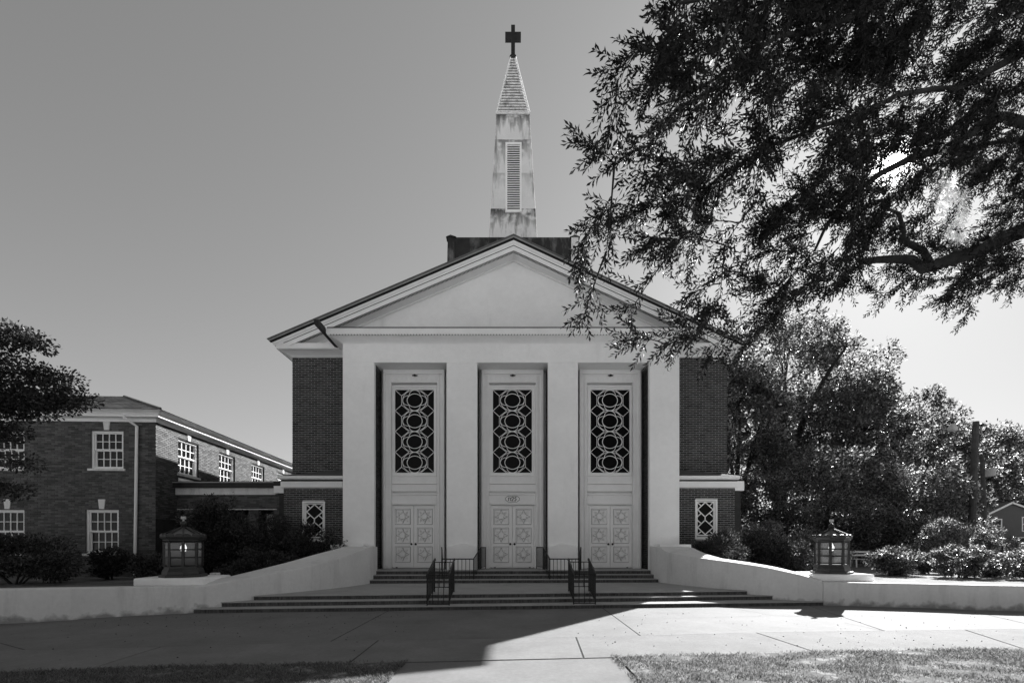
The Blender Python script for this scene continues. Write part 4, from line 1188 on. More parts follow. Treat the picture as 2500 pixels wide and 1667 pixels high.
def runs_iter(runs):
    for r in runs:
        if isinstance(r, tuple) and isinstance(r[0], list): yield r
        else: yield (r, .125)
def lower(xa, xb, yf, yr, xra, xrb, label):
    zf, zr = .100, .320
    sideL = [(xa, yf, zf, .885), (xra, yr, zr, 1.21)]; sideR = [(xb, yf, zf, .885), (xrb, yr, zr, 1.21)]
    t = rail(label, [sideL, sideR], 'low handrails on the lower steps')
    for (p, q, n_) in ((sideL[0], sideR[0], 3), (sideL[1], sideR[1], 3)):
        y_ = p[1]; top = p[3] - (.03 if y_ == yf else .08); bt = p[2] + (.03 if y_ == yf else .13)
        for zz in (bt, top):
            m = MB(); m.tube([(p[0], y_, zz), (q[0], y_, zz)], .012, 5); m.build('cross_bar', M['iron'], t)
        for i in range(1, n_ + 1):
            x_ = p[0] + (q[0] - p[0]) * i / (n_ + 1); m = MB(); m.box(x_ - .008, x_ + .008, y_ - .008, y_ + .008, bt, top); m.build('baluster', M['iron'], t)
    for s_ in (sideL, sideR):   # curled ends
        p, q = s_; d = Vector((q[0] - p[0], q[1] - p[1], q[3] - p[3])).normalized()
        m = MB(); m.tube([(p[0], p[1], p[3]), (p[0] - d.x * .05, p[1] - d.y * .05, p[3] - .03), (p[0] - d.x * .06, p[1] - d.y * .06, p[3] - .09)], .022, 6)
        m.tube([(q[0], q[1], q[3]), (q[0], q[1] + .08, q[3] + .01), (q[0], q[1] + .10, q[3] - .04)], .022, 6); m.build('rail_end', M['iron'], t)
lower(-2.11, -1.56, 12.22, 13.40, -2.11, -1.58, 'black iron handrail box on the lower steps, left of centre')
lower(1.56, 2.11, 12.45, 13.62, 1.57, 2.13, 'black iron handrail box on the lower steps, right of centre')
def upper(s_, label):
    if s_ < 0: FL, FR, RO, RI, DI = (-2.34, 16.52), (-1.30, 16.60), (-2.53, 17.68), (-1.12, 17.72), (-.99, 18.38)
    else: FL, FR, RO, RI, DI = (2.28, 16.66), (1.28, 16.62), (2.48, 17.68), (1.12, 17.72), (.92, 18.38)
    return rail(label, [[(*RO, .705, 1.50), (*FL, .322, 1.12), (*FR, .322, 1.12), (*RI, .705, 1.50), (*DI, .705, 1.50)]], 'handrails wrapped round the middle piers')
upper(-1, 'black iron railing wrapping the foot of the pier left of the middle door')
upper(1, 'black iron railing wrapping the foot of the pier right of the middle door')

# ================================================================= ANNEX (left)
AY = 18.9; AO = (X(380, AY), AY); AYAW = math.radians(2.86)
ca, sa = math.cos(AYAW), math.sin(AYAW)
def AL(a, d, z): # local: a along the front (right positive), d depth behind the front
    return (AO[0] + ca * a - sa * d, AO[1] + sa * a + ca * d, z)
def Afront(u, v, d=0.0):
    # intersect the ray with front plane offset d
    dx, dz = (u - U0) / F, (V0 - v) / F
    ox, oy = AO[0] - sa * d, AO[1] + ca * d
    # point t*(dx,1): dot with normal (-sa,ca) = dot(origin)
    t = (-sa * ox + ca * oy) / (-sa * dx + ca)
    px, py = t * dx, t; return (ca * (px - AO[0]) + sa * (py - AO[1]), EYE + t * dz)
def Aside(u, v=V0, a=0.0):
    dx, dz = (u - U0) / F, (V0 - v) / F
    ox, oy = AO[0] + ca * a, AO[1] + sa * a
    t = (ca * ox + sa * oy) / (ca * dx + sa)
    px, py = t * dx, t; return (-sa * (px - AO[0]) + ca * (py - AO[1]), EYE + t * dz)
annex = thing('brick_annex', 'two storey dark brick building with white sash windows left of the church', 'building', (AO[0], AO[1], 0), AYAW)
zwt = Afront(380, 1031)[1]   # top of brick
DEP = 24.0; AW = -16.0
m_ = MB(AL); m_.box(AW, -.30, .0, .30, 0, zwt); m_.box(AW, AW + .3, .301, DEP, 0, zwt); m_.box(AW, 0, DEP + .001, DEP + .3, 0, zwt)
afw = m_.build('front_wall', M['mortar_dark'], annex)
m_ = MB(AL); m_.box(-.299, 0, 0, DEP, 0, zwt); asw = m_.build('side_wall', M['mortar'], annex)
m_ = MB(AL); m_.box(AW + .31, -.31, .31, DEP - .01, .1, zwt - .1)
m_.build('dark_interior', M['ink'], annex)
# windows: (a0,a1,z0,z1)
def fw(u0, u1, v0, v1): a0, z1 = Afront(u0, v0); a1, z0 = Afront(u1, v1); return (a0, a1, z0, z1)
front_w = [fw(221.3, 301.6, 1051, 1144), fw(208.7, 290, 1243.8, 1350.4), fw(-22, 60, 1051, 1144), fw(-22, 60, 1243.8, 1350.4), fw(-262, -182, 1051, 1144), fw(-262, -182, 1243.8, 1350.4)]
wz0, wz1 = front_w[0][2], front_w[0][3]
side_u = [(434.6, 484.5), (534.6, 573.5), (614, 645.0), (677.5, 703)]
side_w = [(Aside(u0)[0], Aside(u1)[0], wz0 + .03, wz1 + .03) for u0, u1 in side_u]
FR3 = lambda a, d, z: AL(a, d, z)
SD3 = lambda a, d, z: AL(-d, a, z)    # side wall: a runs along depth, d goes into the building
# cut the openings by covering them with recess boxes: the walls are laid as strips instead
bpy.data.objects.remove(afw); bpy.data.objects.remove(asw)
def wall_strips(fn, a0, a1, z0, z1, holes, th, name, mt):
    m = MB(fn); xs = sorted({a0, a1, *[h[0] for h in holes], *[h[1] for h in holes]})
    for p, q in zip(xs[:-1], xs[1:]):
        hs = sorted([h for h in holes if h[0] < (p + q) / 2 < h[1]], key=lambda h: h[2]); z = z0
        for h in hs:
            if h[2] > z: m.box(p, q, 0, th, z, h[2])
            z = h[3]
        if z1 > z: m.box(p, q, 0, th, z, z1)
    return m.build(name, mt, annex)
afw = wall_strips(FR3, AW, -.005, 0, zwt, front_w, .3, 'front_wall', M['mortar_dark'])
asw = wall_strips(SD3, .0, DEP, 0, zwt, side_w, .3, 'side_wall', M['joint'])  # near-black wall colour paints recess shade into the brick joints
org = AL(0, 0, 0)
bf = Bricks((org[0], org[1], 0), (ca, sa, 0), (sa, -ca, 0), M['brick_annex']); bf.lay(-9.0, -.0, .3, zwt, front_w)
bf.build(afw, 0, 'af')
bs = Bricks((org[0], org[1], 0), (-sa, ca, 0), (ca, sa, 0), M['brick_annex'])
bs.lay(-.012, 16.5, 2.6, zwt, side_w)
bs.rows.sort(key=lambda r: r[0]); bs.build(asw, 300, 'as')
def sash_window(fn, w4, par, curtain=False, nx=4):
    a0, a1, z0, z1 = w4; rc = .10; fw_ = .085
    m = MB(fn); m.box(a0, a0 + fw_, rc - .04, rc + .12, z0, z1); m.box(a1 - fw_, a1, rc - .04, rc + .12, z0, z1)
    m.box(a0 + fw_, a1 - fw_, rc - .04, rc + .12, z1 - fw_ * .8, z1); m.box(a0 + fw_, a1 - fw_, rc - .04, rc + .12, z0, z0 + fw_ * .6)
    win = m.build('window', M['paint'], par)
    m = MB(fn); m.box(a0 - .08, a1 + .08, -.06, .14, z0 - .085, z0 - .001); m.build('sill', M['stucco_stained'], win)
    zm = (z0 + z1) / 2; g0, g1 = a0 + fw_, a1 - fw_
    for (zz0, zz1, dd) in ((zm, z1 - fw_ * .8, rc + .0), (z0 + fw_ * .6, zm, rc + .05)):
        m = MB(fn); t = .045
        m.box(g0, g0 + t, dd, dd + .045, zz0, zz1); m.box(g1 - t, g1, dd, dd + .045, zz0, zz1)
        m.box(g0 + t, g1 - t, dd, dd + .045, zz0, zz0 + t); m.box(g0 + t, g1 - t, dd, dd + .045, zz1 - t * .8, zz1)
        m.build('sash', M['paint'], win)
        m = MB(fn)
        for i in range(1, nx): x_ = g0 + t + (g1 - g0 - 2 * t) * i / nx; m.box(x_ - .014, x_ + .014, dd + .005, dd + .035, zz0 + t, zz1 - t * .8)
        zc = (zz0 + zz1) / 2
        for i in range(nx):
            p = g0 + t + (g1 - g0 - 2 * t) * i / nx + .0145; q = g0 + t + (g1 - g0 - 2 * t) * (i + 1) / nx - .0145; m.box(p, q, dd + .006, dd + .034, zc - .012, zc + .012)
        m.build('glazing_bar', M['paint'], win)
        for i in range(nx):
            for (pz, qz) in ((zz0 + t, zc), (zc, zz1 - t * .8)):
                p = g0 + t + (g1 - g0 - 2 * t) * i / nx; q = g0 + t + (g1 - g0 - 2 * t) * (i + 1) / nx
                m = MB(fn); m.box(p, q, dd + .036, dd + .042, pz, qz); m.build('pane', M['glass2'], win)
    if curtain:
        m = MB(fn); n_ = 14; w_ = (g1 - g0) * .42
        pts = [(g1 - .02 - w_ * i / n_, rc + .13 + .02 * math.sin(i * 2.3), 0) for i in range(n_ + 1)]
        v = [(p[0], p[1], z0 + .05) for p in pts] + [(p[0], p[1], z1 - .05) for p in pts]
        m.add(v, [(i, i + 1, n_ + 2 + i, n_ + 1 + i) for i in range(n_)]); m.build('curtain', M['curtain'], win)
    # keystone
    c_ = (a0 + a1) / 2
    ktop = min(z1 + .40, zwt - .002) if z1 > 4 else z1 + .40
    m = MB(fn); m.add([(c_ - .09, -.035, z1 + .03), (c_ + .09, -.035, z1 + .03), (c_ + .09, .05, z1 + .03), (c_ - .09, .05, z1 + .03), (c_ - .13, -.035, ktop), (c_ + .13, -.035, ktop), (c_ + .13, .05, ktop), (c_ - .13, .05, ktop)],
                      [(0, 3, 2, 1), (4, 5, 6, 7), (0, 1, 5, 4), (1, 2, 6, 5), (2, 3, 7, 6), (3, 0, 4, 7)]); m.build('keystone', M['stucco_stained'], win)
for w4 in front_w: sash_window(FR3, w4, annex)
for w4 in side_w: sash_window(SD3, w4, annex, True)
# eaves
def annex_eave(fn, a0, a1, name, prof, mt):
    m = MB(fn); n_ = len(prof); v = []
    for (o_, z_) in prof: v += [(a0 - 0, -o_, z_), (a1, -o_, z_)]
    m.add(v, [(i * 2, i * 2 + 1, ((i + 1) % n_) * 2 + 1, ((i + 1) % n_) * 2) for i in range(n_)] + [tuple(i * 2 for i in range(n_)), tuple(i * 2 + 1 for i in range(n_))[::-1]])
    return m.build(name, mt, annex)
zt = zwt
# L-shaped sweep round the front and the side
def lsweep(prof, name, mt):
    m = MB(AL); v = []; n_ = len(prof)
    for (o_, z_) in prof: v += [(AW - .4, -o_, z_), (o_, -o_, z_), (o_, DEP + .4, z_)]
    f = []
    for i in range(n_):
        a, b = i * 3, ((i + 1) % n_) * 3; f += [(a, a + 1, b + 1, b), (a + 1, a + 2, b + 2, b + 1)]
    f += [tuple(i * 3 for i in range(n_)), tuple(i * 3 + 2 for i in range(n_))[::-1]]
    m.add(v, f); return m.build(name, mt, annex)
lsweep([(-.1, zt), (.05, zt), (.05, zt + .09), (.10, zt + .13), (.28, zt + .15), (.28, zt + .19), (-.1, zt + .19)], 'eave_board', M['trim'])
lsweep([(.10, zt + .191), (.26, zt + .191), (.27, zt + .21), (.33, zt + .29), (.46, zt + .375), (.46, zt + .385), (.10, zt + .385)], 'gutter', M['trim'])
# hip roof
def roof_tri():
    m = MB(AL); e = .50; zr = zt + .386; hp = 3.2; W_ = -AW
    H_ = Afront(303, 968, 3.0)[1]
    a_ap = Afront(303, 968, 3.0)[0]
    ridge_d = 3.0
    # hip from the right front corner to the ridge start, ridge runs back
    m.add([(AW - .4, -e, zr), (e, -e, zr), (e, DEP + .4, zr), (AW - .4, DEP + .4, zr), (a_ap, ridge_d, H_), (a_ap, DEP - 3, H_ - .0), (AW - .4, ridge_d, H_), (AW - .4, DEP + .4, H_)],
          [(0, 1, 4, 6), (1, 2, 5, 4), (4, 5, 7, 6), (2, 3, 7, 5)])
    rf = m.build('roof', M['roof'], annex)
    # shingle tabs on the front slope
    s_ = MB(AL); L_ = math.hypot(ridge_d + e, H_ - zr); rows = int(L_ / .16)
    for r in range(rows):
        t0, t1 = r / rows, min((r + 1.15) / rows, 1)
        right = e + (a_ap - e) * t0
        a = -9.5 + (r % 2) * .15
        while a < right - .05:
            b = min(a + .29, right)
            d0, z0 = -e + (ridge_d + e) * t0, zr + (H_ - zr) * t0; d1, z1 = -e + (ridge_d + e) * t1, zr + (H_ - zr) * t1
            th = .012 + R.uniform(0, .006)
            s_.add([(a, d0 - .01, z0 + th + .012), (b, d0 - .01, z0 + th + .012), (b, d1, z1 + .012), (a, d1, z1 + .012), (a, d0 - .01, z0 - .0), (b, d0 - .01, z0 - .0)], [(0, 1, 2, 3), (4, 5, 1, 0)])
            a += .30
    o = s_.build('shingles', M['shingle'], rf, kind='stuff')
    m = MB(AL); m.tube([(e, -e, zr + .02), (a_ap, ridge_d, H_ + .02)], .05, 5); m.build('hip_cap', M['shingle'], rf)
    for u_, h_ in ((624.5, .45), (689, .45), (694, .3)):
        d_, z_ = Aside(u_, 1140, -.4)
        m = MB(AL); m.tube([(-.9, d_, zr), (-.9, d_, zr + .42 + h_ * .3)], .05, 8); m.build('vent_pipe', M['gutter'], rf)
roof_tri()
# downspout
p0 = Afront(312, 1012, -.12); p1 = Afront(322, 1018, -.1); p2 = Afront(334, 1034, -.08); p3 = Afront(329, 1410, -.08)
m_ = MB(AL); m_.tube([(p0[0], -.34, zt + .20), (p0[0] + .02, -.32, zt + .08), (p2[0], -.08, p2[1] - .1), (p3[0], -.08, .3)], .055, 8); m_.build('downspout', M['paint'], annex)

# ================================================================= COVERED WALKWAY between annex and church
YK = 20.2
wk = thing('covered_walkway', 'flat roofed brick walkway joining the annex to the church behind the shrubs', 'walkway', (X(520, YK), YK, 0))
wx0, wx1 = X(378, YK), X(694, YK)
m_ = MB(); m_.box(wx0, wx1, YK - .3, YK + 4.5, Z(1191, YK), Z(1176.5, YK)); m_.build('roof', M['gutter'], wk)
m_ = MB(); m_.box(wx0, wx1 - .3, YK - .33, YK - .301, Z(1177.6, YK - .33), Z(1175.8, YK - .33)); m_.build('roof_edge', M['greymetal'], wk)
for i, (ua, ub) in enumerate(((378, 470), (471, 676))):
    m_ = MB(); m_.box(X(ua, YK), X(ub, YK), YK - .12, YK + .1, Z(1208, YK), Z(1191.4, YK)); m_.build('fascia', M['stucco_stained'], wk, bevel=.01)
zb1, zb0 = Z(1208.3, YK), Z(1242, YK)
m_ = MB(); m_.box(wx0, wx1, YK, YK + .35, zb0, zb1); bmw = m_.build('beam', M['mortar_dark'], wk)
br = Bricks((0, YK, 0), (1, 0, 0), (0, -1, 0), M['brick_annex']); br.lay(wx0, wx1, zb0 + .02, zb1); br.build(bmw, 60, 'wk')
m_ = MB(); m_.box(wx0, X(676, YK), YK - .02, YK + .36, zb0 - .03, zb0 - .001); m_.build('lintel', M['stucco_stained'], wk)
for (ua, ub) in ((384, 409), (451, 473), (607, 632), (668, 694)):
    m_ = MB(); a, b_ = X(ua, YK), X(ub, YK); m_.box(a, b_, YK + .0, YK + .35, 0, zb0 - .031); cl = m_.build('column', M['mortar_dark'], wk)
    br = Bricks((0, YK, 0), (1, 0, 0), (0, -1, 0), M['brick_annex']); br.lay(a, b_, .4, zb0 - .05); br.build(cl, 20, 'wk')
m_ = MB(); m_.box(wx0, wx1, YK + 4.2, YK + 4.5, 0, Z(1191, YK) - .01); m_.build('back_wall', M['brick_annex'], wk)
# white downpipe under the walkway
m_ = MB(); xx = X(664, YK + .9); m_.box(xx - .22, xx + .05, YK + .9, YK + 1.1, .4, 2.9); m_.build('pipe_cover', M['stucco_stained'], wk)
# sunlit flashing where the walkway roof meets the annex
a = AL(.12, 1.3, 0); m_ = MB(); m_.fn = AL
m_.add([(.02, 1.35, 4.10), (.02, 3.2, 4.10), (.02, 3.2, 4.35), (.02, 1.35, 4.35), (.30, 1.35, 4.08), (.30, 3.2, 4.08)], [(0, 1, 2, 3), (3, 2, 5, 4), (0, 3, 4), (1, 5, 2), (0, 4, 5, 1)])
m_.build('flashing', M['paint'], wk)

# ================================================================= FOLIAGE
def tubes_np(paths, mt, name, parent):
    mb = MB()
    for pts, r0, r1, n in paths:
        k = len(pts); mb.tube(pts, [r0 + (r1 - r0) * i / (k - 1) for i in range(k)], n, cap=False)
    return mb.build(name, mt, parent, smooth=True)

def bez(a, b, c, n=6):
    a, b, c = Vector(a), Vector(b), Vector(c)
    return [tuple(a * (1 - t) ** 2 + b * 2 * t * (1 - t) + c * t * t) for t in np.linspace(0, 1, n)]

def tree(name, label, base, height, crown, trunk_r, nclump, nleaf, leaf, mt, seed, lean=(0, 0), group=None, low=.22, clump_r=.16, forks=3, cat='tree', flat=.55):
    """crown = (rx, ry, cz fraction, rz) ; leaf=(len,width)"""
    rg = np.random.default_rng(seed); rr = random.Random(seed)
    t = thing(name, label, cat, base, 0, group)
    bx, by, bz = base
    rx, ry, cz, rz = crown
    cc = np.array([bx + lean[0], by + lean[1], bz + cz])
    d = unit(nclump, rg); rad = rg.uniform(.30, 1, nclump) ** .5
    cl = cc + d * rad[:, None] * np.array([rx, ry, rz])
    cl[:, 2] = np.maximum(cl[:, 2], bz + height * low)
    # trunk
    top = Vector((bx + lean[0] * .8, by + lean[1] * .8, bz + cz + rz * .25))
    trunk = bez((bx, by, bz - .1), (bx + lean[0] * .2 + rr.uniform(-.3, .3), by, bz + height * .3), top, 8)
    paths = [(trunk, trunk_r, trunk_r * .25, 8)]
    limbs = [(trunk, trunk_r)]
    for k in range(forks):
        e = cl[rr.randrange(nclump)]; s_ = trunk[1 + k % 2 + 1]
        pth_ = bez(s_, (s_[0] + (e[0] - s_[0]) * .35, s_[1] + (e[1] - s_[1]) * .35, s_[2] + (e[2] - s_[2]) * .65), e, 8)
        paths.append((pth_, trunk_r * .6, trunk_r * .12, 6)); limbs.append((pth_, trunk_r * .6))
    nodes = []
    for pth_, r_ in limbs:
        for i in range(2, 8): nodes.append((Vector(pth_[i]), r_ * (1 - i / 9)))
    for c_ in cl:
        c_v = Vector(c_)
        s_, r_ = min(nodes, key=lambda q: (q[0] - c_v).length + (0 if q[0].z < c_v.z else 2.0))
        mid = s_.lerp(c_v, .5) + Vector((0, 0, rr.uniform(-.05, .12) * (c_v - s_).length))
        paths.append((bez(s_, mid, c_v, 5), max(r_ * .35, trunk_r * .06), trunk_r * .02, 5))
    tubes_np(paths, M['bark'], 'trunk', t)
    k = rg.integers(0, nclump, nclump * nleaf)
    R_ = clump_r * (rx + rz) * .5 * rg.uniform(.7, 1.3, nclump)
    off = rg.normal(size=(len(k), 3)) * np.array([1, 1, flat])
    off /= np.maximum(np.linalg.norm(off, axis=1, keepdims=True), 1e-6) / rg.uniform(.2, 1, (len(k), 1)) ** .6
    pos = cl[k] + off * R_[k][:, None]
    dd = off + unit(len(k), rg) * .8; dd[:, 2] -= .15
    quadmesh('crown', leaves(pos, dd, leaf[0], leaf[1], rg), 0, mt, t, 'stuff')
    return t

BG = 'trees behind the garden wall on the right'
def at(u, y, z=LZ): return (X(u, y), y, z)
# big spreading tree next to the church
tree('broadleaf_tree', 'tall forked tree behind the bushes close to the right side of the church', at(1905, 46), 23, (10.2, 5.5, 14.2, 9.0), .75, 190, 260, (.31, .155), M['leaf'], 3, (.6, 0), BG, low=.16, clump_r=.14, forks=6, flat=.34)
tree('broadleaf_tree', 'slender tree hard against the church corner on the right', at(1800, 33), 14, (3.2, 3, 8.0, 5.8), .28, 95, 300, (.23, .12), M['leaf'], 4, (.2, 0), BG, low=.1, clump_r=.17)
tree('broadleaf_tree', 'full crowned tree right of the right lamp', at(2110, 42), 18, (7.6, 5, 9.0, 6.9), .5, 170, 290, (.28, .14), M['leaf'], 5, (0, 0), BG, low=.1, clump_r=.13, forks=4)
tree('broadleaf_tree', 'dark round tree just left of the street lamp pole', at(2258, 52), 15, (5.9, 5, 8.1, 6.8), .45, 150, 290, (.30, .15), M['leaf'], 6, (0, 0), BG, low=.08, clump_r=.14)
tree('broadleaf_tree', 'lumpy topped tree behind the two poles', at(2400, 76), 19, (10.0, 6, 11.4, 7.8), .5, 130, 300, (.46, .23), M['leaf'], 8, (0, 0), BG, low=.1, clump_r=.17)
tree('broadleaf_tree', 'tree rising behind the grey house roof', at(2540, 84), 17, (11, 6, 9.5, 7.5), .5, 110, 400, (.42, .2), M['leaf'], 9, (0, 0), BG, low=.1, clump_r=.16)
tree('broadleaf_tree', 'low dense tree at the back of the right lamp', at(2020, 30), 8.5, (6.0, 3, 3.6, 3.4), .22, 90, 330, (.17, .09), M['leaf'], 10, (0, 0), BG, low=.06, clump_r=.17)
tree('broadleaf_tree', 'small bushy tree between the lamp and the hedges', at(2180, 31), 7, (5.5, 3, 3.0, 3.0), .2, 90, 330, (.17, .09), M['leaf'], 12, (0, 0), BG, low=.05, clump_r=.17)
# far wood closing the view
rg = np.random.default_rng(21)
xs = rg.uniform(5, 110, 420); ys = 95 + rg.uniform(0, 25, 420); zs = rg.uniform(0, 1, 420) ** .7 * (8 + 2.5 * np.sin(xs * .21) + 1.5 * np.sin(xs * .53))
cl = np.stack([xs, ys, zs], 1); k = rg.integers(0, 420, 60000)
pos = cl[k] + unit(len(k), rg) * rg.uniform(.3, 2.6, (len(k), 1)) * np.array([1, 1, .7])
fw_o = quadmesh('far_wood', leaves(pos, unit(len(k), rg), .6, .34, rg), 0, M['leaf'], None, 'stuff'); tag(fw_o, 'distant belt of trees low behind the house and street', 'trees')
xs = rg.uniform(-110, -20, 260); cl = np.stack([xs, 80 + rg.uniform(0, 20, 260), rg.uniform(0, 5, 260)], 1); k = rg.integers(0, 260, 16000)
pos = cl[k] + unit(len(k), rg) * rg.uniform(.3, 2.4, (len(k), 1))
fw_o = quadmesh('far_wood', leaves(pos, unit(len(k), rg), .6, .34, rg), 0, M['leaf'], None, 'stuff'); tag(fw_o, 'distant belt of trees hidden low behind the brick annex', 'trees')

def shrub(name, label, base, rad, nleaf, leaf, mt, seed, group=None, stems=5, upright=.0, shell=.45):
    rg = np.random.default_rng(seed); t = thing(name, label, 'shrub', base, 0, group)
    rx, ry, rz = rad; bx, by, bz = base; cz = bz + rz * .95
    nc = 46; cd = unit(nc, rg); cr = rg.uniform(.62, 1.02, nc); cr[:10] *= rg.uniform(.3, .7, 10)
    cc_ = cd * cr[:, None]; cs = rg.uniform(.20, .36, nc)
    k = rg.integers(0, nc, nleaf); o_ = unit(nleaf, rg) * (rg.uniform(.1, 1, nleaf) ** .6)[:, None]
    q_ = cc_[k] + o_ * cs[k][:, None]
    shoot = rg.random(nleaf) < .06; q_[shoot] *= rg.uniform(1.0, 1.14, (shoot.sum(), 1))
    d = q_ / np.maximum(np.linalg.norm(q_, axis=1, keepdims=True), .05)
    pos = np.array([bx, by, cz]) + q_ * .86 * np.array([rx, ry, rz]); pos[:, 2] = np.maximum(pos[:, 2], bz + .05 + rg.uniform(0, .15, nleaf))
    dd = d * .6 + o_ * .5 + unit(nleaf, rg) * .7; dd[:, 2] += upright
    quadmesh('foliage', leaves(pos, dd, leaf[0], leaf[1], rg), 0, mt, t, 'stuff')
    mb = MB()
    for i in range(stems):
        a = rg.uniform(0, 2 * math.pi); e = (bx + math.cos(a) * rx * .6, by + math.sin(a) * ry * .6, bz + rz * rg.uniform(.9, 1.5))
        mb.tube(bez((bx + math.cos(a) * .1, by + math.sin(a) * .1, bz - .05), (bx + math.cos(a) * rx * .25, by + math.sin(a) * ry * .25, bz + rz * .6), e, 6), [.035, .03, .026, .02, .015, .01], 5, cap=False)
    mb.build('stems', M['bark'], t, smooth=True)
    return t
HG = 'clipped shrubs on the lawn behind the right garden wall'
shrub('clipped_shrub', 'low rounded shrub just right of the right lamp', at(2190, 20.0), (1.15, .9, .62), 6000, (.105, .058), M['shrubleaf'], 31, HG)
shrub('clipped_shrub', 'low shrub filling the gap between two rounded shrubs behind the wall', at(2262, 21.0), (.7, .7, .5), 3200, (.105, .058), M['shrubleaf'], 32, HG)
shrub('clipped_shrub', 'broad rounded shrub in front of the utility poles', at(2350, 18.6), (1.15, .9, .66), 7500, (.105, .058), M['shrubleaf'], 33, HG)
shrub('clipped_shrub', 'shrub overlapping the right end of the broad rounded shrub', at(2420, 19.2), (.62, .6, .5), 3000, (.105, .058), M['shrubleaf'], 34, HG)
shrub('tall_shrub', 'tall loose shrub at the foot of the street lamp pole', at(2310, 24.5), (1.9, 1.2, 1.35), 11000, (.10, .05), M['shrubleaf'], 35)
shrub('lollipop_shrub', 'round headed shrub on stems in front of the grey house', at(2430, 21.5, LZ + .55), (.95, .8, .72), 5500, (.09, .05), M['shrubleaf'], 36)
m_ = MB(); bxx = at(2430, 21.5)
for k in range(4): m_.tube([(bxx[0] + .1 * math.cos(k * 1.6), bxx[1] + .1 * math.sin(k * 1.6), LZ - .02), (bxx[0] + .3 * math.cos(k * 1.6), bxx[1] + .3 * math.sin(k * 1.6), LZ + 1.2)], .03, 5)
m_.build('stem', M['bark'], bpy.data.objects['lollipop_shrub'])
shrub('clipped_shrub', 'small shrub cut by the right edge of the picture', at(2515, 17.5), (.85, .8, .66), 4200, (.105, .058), M['shrubleaf'], 37, HG)
# bushes behind the ramps
DK = 'dark shrubs behind the left curved wall'
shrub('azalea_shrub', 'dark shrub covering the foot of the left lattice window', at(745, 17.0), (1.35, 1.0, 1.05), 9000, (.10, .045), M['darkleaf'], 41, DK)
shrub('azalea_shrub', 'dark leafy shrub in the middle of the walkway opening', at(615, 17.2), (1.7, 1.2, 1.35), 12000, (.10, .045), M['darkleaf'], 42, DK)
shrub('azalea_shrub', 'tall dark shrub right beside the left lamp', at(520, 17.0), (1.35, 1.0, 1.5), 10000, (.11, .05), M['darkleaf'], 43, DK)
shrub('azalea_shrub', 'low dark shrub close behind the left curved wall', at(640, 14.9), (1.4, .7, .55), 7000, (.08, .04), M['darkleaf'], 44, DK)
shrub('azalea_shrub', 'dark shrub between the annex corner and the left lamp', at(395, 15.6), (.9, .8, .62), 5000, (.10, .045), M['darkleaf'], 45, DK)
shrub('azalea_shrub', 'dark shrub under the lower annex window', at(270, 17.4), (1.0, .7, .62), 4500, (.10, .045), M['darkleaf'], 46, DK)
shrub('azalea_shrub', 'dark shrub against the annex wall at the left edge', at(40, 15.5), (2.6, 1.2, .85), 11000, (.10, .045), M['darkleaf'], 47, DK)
RK = 'shrubs behind the right curved wall'
shrub('azalea_shrub', 'feathery dark shrub covering the foot of the right lattice window', at(1762, 17.3), (1.15, .8, .92), 9000, (.12, .03), M['darkleaf'], 51, RK, upright=.2)
shrub('azalea_shrub', 'spreading shrub right of the feathery dark shrub', at(1850, 20.6), (1.6, 1.0, .98), 8000, (.11, .04), M['darkleaf'], 52, RK)
shrub('azalea_shrub', 'bright leaved shrub left of the right lamp', at(1915, 21.5), (1.5, .9, .80), 7500, (.105, .058), M['shrubleaf'], 53, RK)
shrub('azalea_shrub', 'leafy shrub behind the right coping block of the church', at(1870, 23.5), (1.6, 1.2, 1.25), 9000, (.10, .05), M['shrubleaf'], 54, RK)
shrub('azalea_shrub', 'leafy shrub directly behind the right lamp', at(1985, 24.5), (1.9, 1.2, 1.0), 9000, (.10, .05), M['shrubleaf'], 55, RK)
# yucca
yb = at(1838, 15.6, LZ)
t = thing('yucca', 'spiky yucca fan behind the top of the right curved wall', 'plant', yb)
for k in range(26):
    a = R.uniform(0, 2 * math.pi); el = R.uniform(.35, 1.35); L_ = R.uniform(.5, .72)
    d = Vector((math.cos(a) * math.cos(el), math.sin(a) * math.cos(el), math.sin(el))); s_ = d.cross(Vector((0, 0, 1))).normalized() * .018
    b0 = Vector(yb); m_ = MB(); tip = b0 + d * L_ - Vector((0, 0, .03)); mid = b0 + d * L_ * .5
    up_ = s_.cross(d).normalized() * .006
    m_.add([tuple(b0 - s_), tuple(b0 + s_), tuple(mid + s_), tuple(mid - s_), tuple(tip), tuple(mid + up_)], [(0, 1, 2, 5), (0, 5, 3), (5, 2, 4), (3, 5, 4), (0, 3, 4, 2, 1)])
    m_.build('leaf', M['darkleaf'], t)
